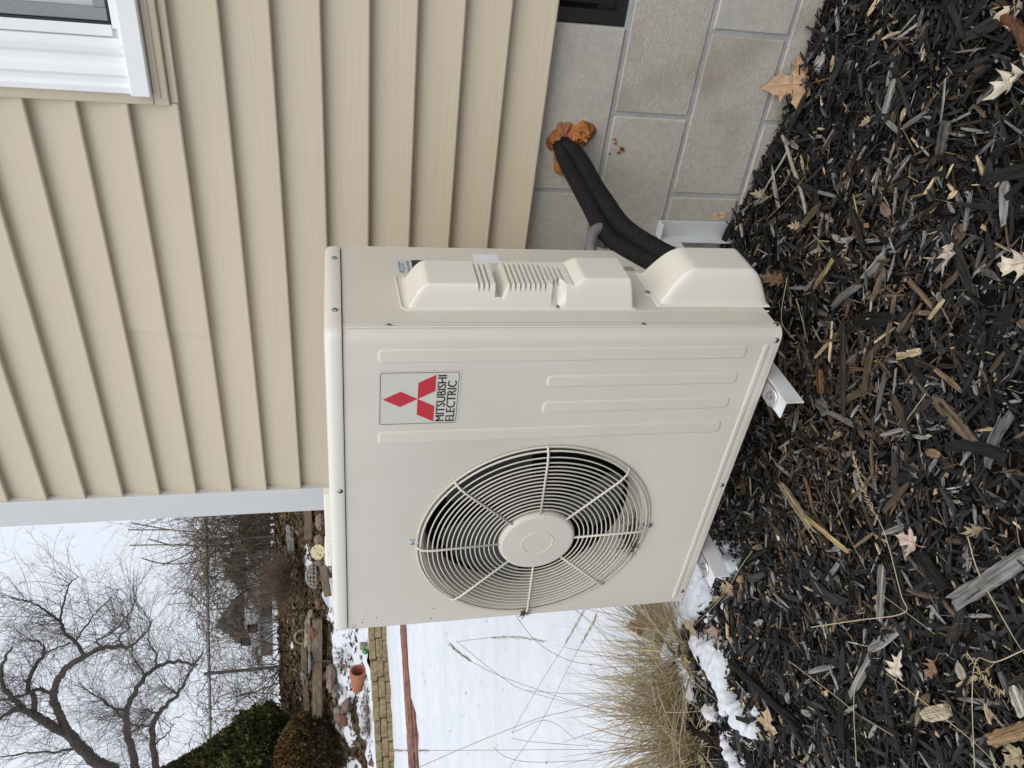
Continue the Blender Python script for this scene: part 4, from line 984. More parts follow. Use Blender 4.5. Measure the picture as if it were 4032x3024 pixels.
# ------------------------------------------------------------------ the yard: snow, steps and hillside
def lawn(u, v):
    s, t = -9 + 13 * u, 2.1 + (7.86 - 2.1) * v
    p = st2w(s, t); b = bnd(p[0], p[1])
    drift = 0
    if t > 6.6:       # drift banked against the red edging, deeper towards the house
        drift = sstep(6.6, 7.8, t) * (.050 * sstep(-3.35, -3.05, s + .10 * nz(s, 0, 0, 3.2)) + .0 + .022 * nz(s, t, 4, 5))
    z = (hill(s, t) if t > 3.1 else max(hill(s, t), ground(p[0], p[1]))) + .018 * sstep(.05, .5, b) + .020 * fbm(s * .5, t * 2.4, 2, 1.4, 4) + drift - .05 * (1 - sstep(-.05, .12, b))
    return (p[0], p[1], z)
q = MB(); q.grid(lawn, 170, 110, keep=lambda a, b: bnd(a[0], a[1]) > -.06 and not (a[1] > .66 and a[0] > -.68))
tag(q.build('snow_lawn', 'snow', None, 179), kind='structure')
lr = random.Random(61); m = MB()
for i in range(90):          # bits of bark and leaf blown over the snow
    s, t = lr.uniform(-3.6, -.9), lr.uniform(2.9, 7.4); p = st2w(s, t, 0); b_ = bnd(p[0], p[1]); zz = lawn((s + 9) / 13, (t - 2.1) / 5.76)[2] + .004
    l = lr.uniform(.004, .016); e = lr.uniform(0, 6.28); c, k = math.cos(e), math.sin(e); q_ = lr.uniform(.2, .6)
    m.add([(p[0] + c * a * l - k * d * l * q_, p[1] + k * a * l + c * d * l * q_, zz + lr.uniform(0, .004)) for a, d in ((-1, 0), (0, -1), (1, .2), (.1, 1))], [(0, 1, 2), (0, 2, 3)], (.10, .07, .05))
MT['edging'] = mat('red_edging', (.17, .080, .062), (.33, .165, .125), scale=16, rough=.85, bump=1, bscale=30, stretch=(1, 1, 6), bdist=.01)
tag(m.build('snow_specks', 'straw', None), 'tiny dark bits of bark scattered on the open snow', 'debris', kind='stuff')
# red timber-like edging, rough along its length
def edg(u, v):
    s = -9 + 13 * u; zt = .275 + max(-.12, min(.12, .04 * (s + 3.2)))
    prof = [(7.80, -.30), (7.80, 0.), (7.815, .018), (7.99, .024)]
    k = min(int(v * 3.0001), 3); t, dz = prof[k]
    p = st2w(s, t + .012 * nz(s, k, 0, 6)); return (p[0], p[1], zt + dz + (.008 * nz(s, k, 3, 9) if k else 0))
q = MB(); q.grid(edg, 260, 3); ed = q.build('lawn_edging', 'edging', None)
tag(ed, 'rough red-brown edging strip between the snowy lawn and the low block wall', 'edging')
for j in range(3):
    m = MB(); pts = []
    for i in range(90):
        s = -6 + 6.5 * i / 89; p = st2w(s, 7.797 + .006 * nz(s, j, 1, 5)); pts.append((p[0], p[1], .275 + max(-.12, min(.12, .04 * (s + 3.2))) - .025 - .035 * j + .008 * nz(s, j, 2, 2)))
    m.tube(pts, .012, 6); m.build('ridge', 'edging', ed, 179)
def strip(u, v):
    s, t = -9 + 13 * u, 7.83 + 1.24 * v; p = st2w(s, t)
    z = .285 + (.36 - .285) * v + max(-.12, min(.12, .04 * (s + 3.2))) + .03 * sstep(0, .12, v) + .018 * fbm(s, t, 7, 3.5, 3)
    return (p[0], p[1], z - (.05 if v < .02 else 0))
q = MB(); q.grid(strip, 240, 24); tag(q.build('snow_strip', 'snow', None, 179), kind='structure')

# low retaining wall of tan concrete blocks
MT['tanblock'] = mat('tan_block', (.20, .155, .085), (.32, .255, .15), scale=24, rough=.95, bump=.8, bscale=70, c3=(.10, .085, .06), c3scale=9, c3amt=.6, spec=.15, bdist=.01)
rw = thing('retaining_wall', st2w(-3.4, 9.03, .4), 'low wall of tan concrete blocks in three courses behind the snow', 'wall')
br = random.Random(8)
for row in range(3):
    s = -7.6 + (.115 if row == 1 else 0) + br.uniform(-.02, .02)
    while s < 1.6:
        Ln = .232 + br.uniform(-.012, .012); g = .004
        m = MB(); d = br.uniform(-.008, .008); m.cbox(s + g, s + Ln - g, 9.0 + .012 * row + d, 9.16, row * .0775 + .002, (row + 1) * .0775 - .001, .009, .0035, br)
        zt = .368 + max(-.12, min(.12, .04 * (s + 3.2)))
        m.v = [tuple(st2w(a, b, c + zt)) for a, b, c in m.v]
        m.build('wall_block', 'tanblock', rw); s += Ln
def hside(u, v):
    s, t = -14 + 22 * u, 9.10 + 3.6 * v
    p = st2w(s, t); return (p[0], p[1], hill(s, t) + .05 * fbm(s, t, 3, 1.6, 4) + .025 * nz(s, t, 6, 9) + (.0 if t > 9.2 else .0))
q = MB(); q.grid(hside, 220, 60); tag(q.build('garden_hillside', 'hillsoil', None, 179), kind='structure')
def hz(s, t): return hill(s, t) + .05 * fbm(s, t, 3, 1.6, 4) + .025 * nz(s, t, 6, 9)
q = MB()
def farg(u, v):
    t = 12.6 * (420 / 12.6) ** v; s = (u - .5) * 2 * (10 + t * 1.3); p = st2w(s, t); return (p[0], p[1], (hill(s, t) if t < 90 else 7.5 + .01 * (t - 90)) + .04 * fbm(s, t, 1, .5, 2))
q.grid(farg, 60, 40); tag(q.build('far_field', 'farground', None, 179), kind='structure')
q = MB()       # the rest of the ground, to the horizon on every side
q.grid(lambda u, v: (-400 + 800 * u, -400 + 800 * v, -1.2), 4, 4); tag(q.build('ground', 'farground', None), kind='structure')
q = MB()
q.grid(lambda u, v: (lambda s, t: (*st2w(s, t)[:2], (-.34 if t < 3 else hill(s, t) - .03)))((-60 + 140 * u), (-60 + 62.3 * v)), 40, 20)
tag(q.build('snowy_yard', 'farground', None), kind='structure')
q = MB()
for a, b in ((-60, -8.9), (3.9, 60)):
    q.grid(lambda u, v: (lambda s, t: (*st2w(s, t)[:2], hill(s, t) - .01))((a + (b - a) * u), 2.3 + 10.6 * v), 20, 40)
tag(q.build('side_yard', 'farground', None), kind='structure')

# snow lying on the terrace and slope
def hpatch(fn, s0, s1, t0, t1, label, step=.03, hmax=.05):
    nx, ny = int((s1 - s0) / step), max(3, int((t1 - t0) / step))
    def g(u, v):
        s, t = s0 + (s1 - s0) * u, t0 + (t1 - t0) * v; f = fn(s, t); p = st2w(s, t)
        return (p[0], p[1], hz(s, t) + (hmax * (1 - math.exp(-3 * f)) if f > 0 else f * .12) + .006 * nz(s, t, 8, 14))
    def k(a, b):
        s, t = w2st(a[0], a[1]); return fn(s, t) > -.25
    m = MB(); m.grid(g, nx, ny, keep=k); return tag(m.build('snow_patch', 'snow', None, 179), label, 'snow')
hpatch(lambda s, t: min((t - 9.12) * 6, (9.66 - t) * 4) + .5 + .9 * fbm(s, t, 2, 2.6, 3) - .35, -7, 1.0, 9.10, 9.75, 'band of snow on the terrace above the low block wall')
hpatch(lambda s, t: .50 - abs(t - 9.98 - .06 * math.sin(s * 2)) * 4.5 + .9 * fbm(s, t, 12, 2.2, 3), -7, 1.0, 9.7, 10.25, 'broken strip of snow in front of the garden timbers')
hpatch(lambda s, t: -.25 - abs(t - 10.75) * 2.0 + 1.1 * fbm(s, t, 22, 1.5, 3), -7, 1.0, 10.3, 11.3, 'scattered snow remains halfway up the garden slope')
hpatch(lambda s, t: -.20 - abs(t - 11.6) * 3 + 1.1 * fbm(s, t, 32, 1.3, 3), -7, 1.0, 11.3, 12.1, 'thin snow remains near the fence on the slope')

# litter over the slope
lr = random.Random(41); m = MB()
for i in range(9000):
    s, t = lr.uniform(-6.5, -.6), lr.uniform(9.2, 12.4); z = hz(s, t) + lr.uniform(0, .03); p = st2w(s, t, z); l = lr.uniform(.012, .05); e = lr.uniform(0, 6.28); c, s_ = math.cos(e), math.sin(e); w_ = l * lr.uniform(.3, .9)
    b = lr.uniform(.35, 1.1); col = lr.choice(((.20, .14, .07), (.13, .09, .05), (.27, .20, .11), (.09, .06, .04), (.16, .095, .05)))
    pts = [(p[0] + c * a * l - s_ * k * w_, p[1] + s_ * a * l + c * k * w_, p[2] + lr.uniform(-.3, .9) * l) for a, k in ((-1, -.3), (0, -1), (1, .2), (.2, 1))]
    m.add(pts, [(0, 1, 2), (0, 2, 3)], tuple(b * k for k in col))
tag(m.build('slope_litter', 'straw', None), 'brown fallen leaves covering the garden slope below the fence', 'leaf litter', kind='stuff')

# ------------------------------------------------------------------ things on the terrace
def rock(p, r, sq, seed, m_, label, boxy=.45):
    p = np.array(p) - np.array([0, 0, r * .25])
    rr = random.Random(seed); q = MB(); vs, n, k = [], 14, 9
    rot = Matrix.Rotation(rr.uniform(0, 3.1), 3, 'Z') @ Matrix.Rotation(rr.uniform(-.4, .4), 3, 'X')
    for i in range(k + 1):
        th = math.pi * i / k
        for j in range(n):
            a = 2 * math.pi * j / n; d = Vector((math.sin(th) * math.cos(a), math.sin(th) * math.sin(a), math.cos(th)))
            if boxy: d = d / max(abs(d.x), abs(d.y), abs(d.z)) * .82 * (1 - boxy) + d * boxy if boxy < 1 else d
            f = 1 + .45 * noise.noise(d * 1.5 + Vector((seed, 0, 0))) + .16 * noise.noise(d * 4 + Vector((0, seed, 0)))
            v = rot @ Vector((d.x * r * sq[0] * f, d.y * r * sq[1] * f, d.z * r * sq[2] * f)); vs.append((p[0] + v.x, p[1] + v.y, p[2] + v.z))
    q.add(vs, [(i * n + j, (i + 1) * n + j, (i + 1) * n + (j + 1) % n, i * n + (j + 1) % n) for i in range(k) for j in range(n)])
    return tag(q.build('rock', m_, None, 22), label, 'rock')
for nm, a, b in (('red', (.13, .065, .05), (.23, .12, .09)), ('pink', (.17, .115, .095), (.28, .20, .17)), ('grey', (.13, .125, .11), (.24, .22, .20)), ('tan', (.20, .165, .11), (.33, .275, .19))):
    MT['rock_' + nm] = mat('stone_' + nm, a, b, scale=22, rough=.9, bump=.8, bscale=50, bdist=.01, spec=.2)
K1 = lambda a, b: ((1150 + a / 3.016) / S_, (1950 + b / 3.016) / S_)
K2 = lambda a, b: ((1200 + a / 2.89) / S_, (2450 + b / 2.89) / S_)
K3 = lambda a, b: ((600 + a / 1.4757) / S_, (1900 + b / 1.4757) / S_)
K4 = lambda a, b: ((600 + a / 2.89) / S_, (2450 + b / 2.89) / S_)
rock(at(*K2(400, 1120), 9.75), .085, (1, .9, .8), 1, 'rock_red', 'blocky red-brown rock on the terrace left of the pot', .35)
rock(at(*K2(440, 970), 9.80), .12, (1.1, .8, .45), 2, 'rock_pink', 'flat pinkish slab behind the blocky red rock')
rock(at(*K2(350, 1040), 9.95), .09, (1.1, .8, .5), 3, 'rock_grey', 'grey stone above the blocky red rock')
rock(at(*K2(265, 640), 10.05), .14, (1.2, .7, .42), 4, 'rock_pink', 'pinkish stone slab right of the dish post')
rock(at(*K2(325, 790), 9.95), .085, (1.2, .8, .4), 5, 'rock_grey', 'grey flat stone in front of the timbers')
rock(at(*K2(715, 600), 9.22), .040, (1.3, .7, .45), 6, 'rock_grey', 'pale grey oval stone lying on top of the block wall')
rock(at(*K4(1745, 1075), 10.5), .075, (1, .9, .8), 7, 'rock_tan', 'round cream stone on the slope beside the bushes')
rock(at(*K1(300, 530), 10.0), .07, (1, .9, .7), 8, 'rock_pink', 'pink stone above the yellow plaque')
rock(at(*K1(310, 790), 9.95), .06, (1.1, .8, .6), 9, 'rock_pink', 'pink stone left of the yellow plaque')
rock(at(*K1(210, 1410), 10.3), .05, (1, .9, .8), 10, 'rock_tan', 'small tan stone high on the slope')
rock(at(*K1(290, 1290), 10.05), .06, (1.3, .9, .5), 11, 'rock_red', 'flat red stone beside the snow on the slope')
rock(at(*K1(300, 310), 10.0), .09, (1.3, .9, .5), 12, 'rock_pink', 'broad pink stone near the corner of the house')
rock(at(*K4(1745, 90), 10.4), .14, (1.4, .5, .35), 13, 'rock_tan', 'long tan slab leaning on the slope')
rock(at(*K4(1800, 130), 10.25), .11, (1.1, .8, .5), 14, 'rock_red', 'reddish slab below the long tan slab')
rock(at(*K4(1700, 620), 10.7), .08, (1.5, .8, .4), 15, 'rock_grey', 'flat grey slab on the slope behind the dish')
rock(at(*K4(1780, 260), 10.4), .12, (1.6, .6, .35), 16, 'rock_grey', 'long grey slab on the slope right of the dish')
rock(at(*K3(890, 900), 10.6), .12, (1.5, .7, .4), 17, 'rock_tan', 'tan ledge stone below the brown bush')
rock(at(*K3(790, 330), 11.1), .13, (1.6, .7, .45), 18, 'rock_grey', 'weathered grey ledge stone near the fence')
rock(at(*K2(755, 1590), 9.2), .055, (1, .9, .7), 19, 'rock_red', 'dull red rock on the wall at the left border', .3)
rr = random.Random(77)
for i in range(34):
    s, t = rr.uniform(-5.6, -1.2), rr.uniform(9.4, 11.9); k = rr.choice(('grey', 'tan', 'red', 'grey'))
    o = rock(st2w(s, t, hz(s, t) + .01), rr.uniform(.03, .075), (1.2, .9, .55), 100 + i, 'rock_' + k, 'small weathered stone half buried in the garden slope'); o['group'] = 'small stones on the slope'
# terracotta pot on its side
MT['terracotta'] = mat('terracotta', (.30, .105, .055), (.38, .15, .085), scale=12, rough=.85, bump=.2, bscale=60)
pc0, pc1 = at(*K2(605, 500), 9.42), at(*K2(600, 755), 9.50)
pot = thing('terracotta_pot', (pc0 + pc1) / 2, 'terracotta flower pot lying on its side on the terrace', 'flower pot')
ax = Vector(pc0 - pc1); Lp = ax.length; Rm = ax.to_track_quat('Z', 'Y').to_matrix().to_4x4() ; Rm = Matrix.Translation(Vector(pc1)) @ Rm
# opening turned a little towards the viewer
ax2 = Vector(pc0 - pc1) + Vector(tuple(CAM - pc1)).normalized() * .10; Rm = Matrix.Translation(Vector(pc1)) @ ax2.to_track_quat('Z', 'Y').to_matrix().to_4x4()
def lathed(name, prof, m_, parent, Mx, n=28):
    q = MB(); q.lathe(prof, (0, 0, 0), 2, n); q.v = [tuple(Mx @ Vector(v)) for v in q.v]; return q.build(name, m_, parent, 45)
lathed('body', [(.0001, .012), (.052, .012), (.074, Lp * .76), (.079, Lp * .77), (.079, Lp * .98), (.084, Lp * .98), (.098, Lp * .96), (.096, Lp * .74), (.087, Lp * .73), (.066, .0), (.0001, 0)], 'terracotta', pot, Rm)
# green glass ball and its white mount
MT['green'] = mat('green_glass_ball', (.005, .22, .03), rough=.12, spec=.8)
gb = at(*K2(690, 335), 9.10); q = MB()
q.lathe([(.033 * math.sin(math.pi * i / 12) + 1e-5, -.033 * math.cos(math.pi * i / 12)) for i in range(13)], gb, 2, 20); q.lathe([(.008, .032), (.008, .042), (.0001, .043)], gb, 2, 10)
tag(q.build('green_ornament', 'green', None, 60), 'shiny green glass ball ornament behind the block wall', 'ornament')
wp = at(*K2(660, 270), 9.13); q = MB(); q.lathe([(.030, .0), (.045, .02), (.048, .05), (.036, .07), (.024, .062), (.020, .03), (.0001, .028)], wp - np.array([0, 0, .035]), 2, 18)
tag(q.build('white_shell_pot', 'rock_tan', None, 40), 'small off-white hollow shell next to the green ball', 'garden ornament')
# dish on a post
dp = at(*K2(60, 460), 10.2); db = at(*K2(400, 450), 9.95)
bb = thing('bird_bath', (dp[0], dp[1], db[2]), 'pale round dish on a thin dark post standing on the terrace', 'bird bath')
MT['dish'] = mat('pale_dish', (.36, .40, .42), (.46, .49, .50), scale=20, rough=.5)
MT['post'] = mat('dark_post', (.05, .05, .052), (.10, .075, .06), scale=20, rough=.7)
q = MB(); q.lathe([(.0001, -.015), (.06, -.012), (.13, .004), (.140, .018), (.134, .018), (.12, .006), (.0001, -.004)], dp, 2, 32); q.build('dish', 'dish', bb, 50)
q = MB(); q.tube([(dp[0], dp[1], hz(*w2st(dp[0], dp[1])) - .1), (dp[0], dp[1], dp[2] - .012)], .016, 10); q.build('post', 'post', bb, 60)
# yellow scalloped plaque
MT['yellow'] = mat('yellow_plaque', (.46, .39, .22), (.55, .47, .29), scale=25, rough=.8)
yc = at(*K1(305, 675), 9.75); q = MB(); R_ = .085
pts = [(R_ * (1 + .10 * abs(math.sin(5 * e))) * math.cos(e), R_ * (1 + .10 * abs(math.sin(5 * e))) * math.sin(e)) for e in [2 * math.pi * i / 60 for i in range(60)]]
dn = Vector(tuple(CAM - yc)).normalized(); ex_ = Vector((0, 0, 1)).cross(dn).normalized(); ey_ = dn.cross(ex_)
plc = lambda a, b, c: tuple(Vector(tuple(yc)) + ex_ * a + (ey_ * .95 + dn * -.3) * b + dn * c)
q.poly(pts, plc, .018); yq = tag(q.build('yellow_plaque', 'yellow', None), 'round yellow scalloped plaque standing in the garden bed', 'plaque')
q = MB(); r = random.Random(3)
for i in range(7):
    a, b, w_ = r.uniform(-.05, .05), r.uniform(-.05, .05), r.uniform(.005, .012)
    q.poly([(a + w_ * math.cos(e) * r.uniform(.6, 1.2), b + w_ * math.sin(e) * r.uniform(.6, 1.2)) for e in [k * .785 for k in range(8)]], lambda x, y, c: plc(x, y, .0185 + c), .001)
q.build('dark_print', 'post', yq)
# half-buried tan pot rim
hp_ = at(*K4(1650, 170), 10.6) - np.array([0, 0, .055]); q = MB(); ann = []
q.ring((0, 0, 0), .085, .012, 30, 6, axis=2); Rr = Matrix.Translation(Vector(tuple(hp_))) @ Vector(tuple(CAM - hp_)).to_track_quat('Z', 'Y').to_matrix().to_4x4()
q.v = [tuple(Rr @ Vector(v)) for v in q.v]; tag(q.build('buried_pot_rim', 'rock_tan', None, 179), 'half buried tan pot rim sticking out of the slope', 'flower pot')
# wire cloche
wc = at(*K1(215, 955), 10.0); cl_ = MB(); Rw = .165
for k in range(9):
    a = math.pi * k / 9
    cl_.tube([(wc[0] + Rw * math.cos(e) * math.cos(a), wc[1] + Rw * math.cos(e) * math.sin(a), wc[2] - .07 + .13 * math.sin(e)) for e in [math.pi * i / 14 for i in range(15)]], .0032, 5)
for e in (.0, .35, .7, 1.05): cl_.ring((wc[0], wc[1], wc[2] - .07 + .13 * math.sin(e)), Rw * math.cos(e), .003, 30, 4, axis=2)
MT['wirem'] = mat('pale_wire', (.33, .32, .29), rough=.5)
tag(cl_.build('wire_cloche', 'wirem', None), 'domed wire basket turned over on the garden slope', 'basket')
# garden timbers
MT['timber'] = mat('weathered_timber', (.10, .075, .05), (.22, .165, .11), scale=10, rough=.9, bump=.8, bscale=22, stretch=(1, 1, 7), bdist=.01)
def timber(A, B, w, h, label):
    A, B = np.array(A), np.array(B); d = B - A; Ln = np.linalg.norm(d); ex = d / Ln; ey = np.cross([0, 0, 1.0], ex); ey /= np.linalg.norm(ey); ez = np.cross(ex, ey)
    m = MB(); m.cbox(0, Ln, -w / 2, w / 2, -h / 2, h / 2, .008, .004, random.Random(int(Ln * 100))); m.v = [tuple(A + ex * a + ey * b + ez * c) for a, b, c in m.v]
    tag(m.build('garden_timber', 'timber', None), label, 'timber')
timber(at(*K3(960, 790), 10.25), at(*K3(960, 1400), 10.25), .12, .12, 'long weathered timber holding the slope behind the dish')
timber(at(*K3(990, 480), 9.9), at(*K3(1020, 660), 9.85), .10, .09, 'short tan timber beside the wire basket')
timber(at(*K3(905, 150), 10.4), at(*K3(905, 330), 10.35), .12, .09, 'timber end next to the corner of the house')
timber(at(*K3(880, 930), 10.9), at(*K3(900, 1340), 10.9), .08, .08, 'upper weathered timber on the slope left of the dish')

# ------------------------------------------------------------------ plants
MT['bark'] = mat('tree_bark', (.028, .023, .019), (.07, .058, .046), scale=18, rough=.95, bump=.7, bscale=40, bdist=.02)
MT['twigs'] = mat('fine_twigs', (.055, .044, .036), (.09, .072, .058), scale=3, rough=.95)
MT['vine'] = mat('vine_stems', (.075, .055, .038), (.16, .12, .08), scale=4, rough=.95)
def twiggy(m, p, d, Ln, r0, depth, rr, spread=.6, grav=0.0, sides=3, kids=(2, 4), wig=.18):
    seg = 4; pts = [p.copy()]
    for j in range(seg):
        d = d + np.array([rr.gauss(0, wig), rr.gauss(0, wig), rr.gauss(0, wig) + grav]); d /= np.linalg.norm(d); p = p + d * Ln / seg; pts.append(p.copy())
    m.tw.append((pts, [r0 * (1 - .55 * j / seg) for j in range(seg + 1)]))
    if depth <= 0: return
    for _ in range(rr.randint(*kids)):
        j = rr.randint(1, seg); nd = (pts[j] - pts[j - 1]); nd = nd / np.linalg.norm(nd) + np.array([rr.gauss(0, spread), rr.gauss(0, spread), rr.gauss(0, spread)]); nd /= np.linalg.norm(nd)
        twiggy(m, pts[j].copy(), nd, Ln * rr.uniform(.5, .8), r0 * .55, depth - 1, rr, spread, grav, sides, kids, wig)
def bare_bush(p, n, Ln, r0, name, label, m_, seed, up=1.0, depth=2, spread=.5, grav=0.):
    rr = random.Random(seed); th = thing(name, p, label, 'bush'); m = MB()
    for i in range(n):
        a = rr.uniform(0, 6.28); d = np.array([math.cos(a), math.sin(a), up * rr.uniform(.3, 1.4)]); d /= np.linalg.norm(d)
        twiggy(m, np.array(p) + np.array([rr.gauss(0, .05), rr.gauss(0, .05), 0]), d, Ln * rr.uniform(.6, 1.1), r0, depth, rr, spread, grav)
    m.build('branches', m_, th); return th
MT['brownbush'] = mat('brown_bush_twigs', (.085, .055, .035), (.15, .10, .065), scale=5, rough=.95)
bare_bush(at(*K3(800, 560), 10.75), 330, .30, .0035, 'brown_bush', 'dense rounded brown leafless bush on the slope', 'brownbush', 2, .9, 2, .55)
bare_bush(at(*K2(735, 1000), 9.3), 60, .13, .0022, 'low_dead_plant', 'low spiky dead plant behind the block wall left of the pot', 'brownbush', 3, .8, 1, .5)
bare_bush(at(*K2(740, 1200), 9.3), 70, .14, .0022, 'low_dead_plant', 'second spiky dead plant further left behind the block wall', 'brownbush', 4, .8, 1, .5)
bare_bush(at(*K2(720, 840), 9.28), 30, .10, .002, 'low_dead_plant', 'small dead plant touching the bottom of the pot', 'vine', 5, .8, 1, .5)
bare_bush(at(*K2(440, 420), 9.75), 40, .15, .003, 'low_dead_plant', 'reddish dry stems around the foot of the dish post', 'brownbush', 6, 1, 1, .5)
def foliage(name, label, base, prof, n, size, cols, seed, cat, trunk_r, tip=None):
    """crown of many small sprays filling a solid of revolution given as (height, radius)"""
    rr = random.Random(seed); th = thing(name, base, label, cat); m = MB(); H = prof[-1][0]
    def rad(h):
        for (a, ra), (b, rb) in zip(prof, prof[1:]):
            if h <= b: return ra + (rb - ra) * (h - a) / (b - a)
        return 0
    k = 0
    while k < n:
        h = rr.uniform(prof[0][0], H); R = rad(h)
        if rr.random() > (R / max(r_ for _, r_ in prof)) ** .8: continue
        a = rr.uniform(0, 6.28); lump = 1 + .16 * nz(math.cos(a) * 2, math.sin(a) * 2, h * 3 + seed, 1.6) + .10 * nz(math.cos(a) * 2, math.sin(a) * 2, h * 3, 4.5)
        rho = R * lump * (1 - .45 * rr.random() ** 2.2)
        p = np.array(base) + np.array([rho * math.cos(a), rho * math.sin(a), h]); k += 1
        up = np.array([math.cos(a) * .75, math.sin(a) * .75, .9]) + np.array([rr.gauss(0, .4), rr.gauss(0, .4), rr.gauss(0, .4)]); up /= np.linalg.norm(up)
        sd_ = np.cross(up, np.array([rr.gauss(0, 1), rr.gauss(0, 1), rr.gauss(0, 1)])); sd_ /= np.linalg.norm(sd_)
        l = size * rr.uniform(.6, 1.4); w_ = l * rr.uniform(.25, .5); clump = nz(p[0] * 3, p[1] * 3, p[2] * 3, 1.3)
        c = cols[0] if clump + rr.gauss(0, .35) < 0 else cols[1]
        if tip and rr.random() < tip[1] * sstep(.70, 1.0, rho / (R * lump)) * sstep(tip[2], 1, h / H): c = tip[0]
        b = rr.uniform(.6, 1.25); c = tuple(q_ * b for q_ in c)
        m.add([p, p + up * l * .45 + sd_ * w_, p + up * l, p + up * l * .45 - sd_ * w_], [(0, 1, 2), (0, 2, 3)], c)
    m.build('crown', 'straw', th)
    q = MB(); b_ = np.array(base); q.tube([b_ - np.array([0, 0, .2]), b_ + np.array([.01, 0, H * .5]), b_ + np.array([0, .01, H * .9])], [trunk_r, trunk_r * .7, .005], 8); 
    for i in range(26):
        h = H * rr.uniform(.08, .85); a = rr.uniform(0, 6.28); R = rad(h) * .8; q.tube([b_ + np.array([0, 0, h]), b_ + np.array([R * .6 * math.cos(a), R * .6 * math.sin(a), h + .12]), b_ + np.array([R * math.cos(a), R * math.sin(a), h + .28])], [.012, .008, .003], 5)
    q.build('trunk', 'bark', th, 60)
    return th
cb_ = at(*K3(800, 1600), 11.0); ctop = at(*K3(40, 1605), 11.0); Hc = ctop[2] - cb_[2]
foliage('evergreen_cone', 'dense dark green cone-shaped evergreen in front of the fence', cb_, [(0, .50), (.15 * Hc, .70), (.35 * Hc, .60), (.58 * Hc, .34), (.80 * Hc, .15), (1.04 * Hc, .012)], 22000, .052, ((.020, .022, .006), (.066, .066, .018)), 5, 'tree', .05, ((.13, .09, .03), .12, .0))
rb_ = at(*K3(1060, 1560), 10.15); Hr = at(*K3(715, 1560), 10.15)[2] - rb_[2]
foliage('rust_bush', 'round evergreen bush with rusty orange brown tips below the cone tree', rb_, [(0, .26), (.18 * Hr, .40), (.45 * Hr, .46), (.72 * Hr, .38), (.9 * Hr, .22), (Hr, .04)], 15000, .040, ((.026, .022, .009), (.055, .042, .015)), 6, 'bush', .04, ((.17, .085, .022), .75, .25))

# chain-link fence
MT['rail'] = mat('fence_pipe', (.20, .19, .175), (.30, .285, .26), scale=12, rough=.6, metal=.3)
fen = thing('chain_link_fence', st2w(-3, 12.15, 1.8), 'chain-link fence with pipe rail and posts on top of the garden slope', 'fence')
FT = 12.1
def ftop(s): return 2.845 + .02 * (s + 3) * 0
q = MB(); q.tube([st2w(-8 + 11 * i / 20, FT, 2.84 + .006 * nz(i * .7, 0, 0)) for i in range(21)], .022, 8); q.build('top_rail', 'rail', fen, 60)
for s in (-6.9, -4.15, -2.2, .1):
    q = MB(); q.tube([st2w(s, FT - .05, 1.5), st2w(s, FT - .05, 2.90)], .024, 8); q.build('post', 'post', fen, 60)
q = MB(); dia = .052; z0, z1 = 1.86, 2.83; nrow = int((z1 - z0) / (dia / 2))
for k in range(int(9.6 / dia)):
    s0 = -7.6 + k * dia; pts = [st2w(s0 + (dia / 2 if (j % 2) else 0), FT + (.004 if j % 2 else -.004), z0 + j * dia / 2) for j in range(nrow + 1)]
    q.tube(pts, .0017, 3, cap=False); pts = [st2w(s0 + dia - (dia / 2 if (j % 2) else 0), FT, z0 + j * dia / 2) for j in range(nrow + 1)]
    q.tube(pts, .0017, 3, cap=False)
tag(q.build('wire_mesh', 'rail', fen), kind='stuff')
# dark boxes beside the fence post
for (a, b, lab) in ((1148, 72, 'dark box hanging right of the thin fence post'), (1066, 216, 'upper dark box hanging left of the thin fence post')):
    c = at(*K4(a, b), 11.9); q = MB(); q.cbox(-.055, .055, -.05, .05, -.06, .06, .014); q.cbox(-.068, .068, -.062, .062, .06, .072, .004)
    q.tube([(0, 0, .07), (0, .03, .30)], .004, 5); q.v = [(v[0] * _cy + c[0] - v[1] * _sy, v[0] * _sy + v[1] * _cy + c[1], v[2] + c[2]) for v in q.v]
    tag(q.build('bird_feeder', 'black', None), lab, 'bird feeder')
# vines and scrub along the fence: every stem on its own
def scrub(s, t, n, Ln, seed, label, m_='vine', up=1.2, spread=.6, depth=2, grav=-.02, r0=.010, z0=None):
    p = st2w(s, t, (hill(s, t) if z0 is None else z0)); rr = random.Random(seed); th = thing('bare_shrub', p, label, 'shrub'); m = MB()
    for i in range(n):
        a = rr.uniform(0, 6.28); d = np.array([math.cos(a) * .6, math.sin(a) * .6, up * rr.uniform(.4, 1.3)]); d /= np.linalg.norm(d)
        twiggy(m, np.array(p) + np.array([rr.gauss(0, .15), rr.gauss(0, .15), 0]), d, Ln * rr.uniform(.55, 1.2), r0 * rr.uniform(.6, 1.3), depth, rr, spread, grav)
    m.build('branches', m_, th)
scrub(-2.0, 12.5, 44, 1.15, 1, 'tall tangled bare shrub over the fence by the corner of the house', depth=3, up=1.6, grav=-.07)
scrub(-2.5, 12.4, 38, 1.05, 2, 'arching bare vine shrub behind the brown bush', depth=3, grav=-.09, up=1.5)
scrub(-3.0, 12.4, 32, .95, 3, 'bare vine shrub covering the rail behind the wire basket', depth=3, grav=-.09, up=1.5)
scrub(-3.6, 12.5, 16, .85, 4, 'thin bare shrub behind the dark boxes', depth=3, grav=-.06)
scrub(-4.3, 12.5, 18, .85, 5, 'bare vine shrub right of the cone tree', depth=3, grav=-.08)
scrub(-5.0, 12.6, 20, .9, 6, 'bare shrub partly hidden by the cone tree', depth=3, grav=-.06)
scrub(-5.9, 12.6, 18, .9, 7, 'bare shrub at the left border beyond the fence', depth=3, grav=-.06)
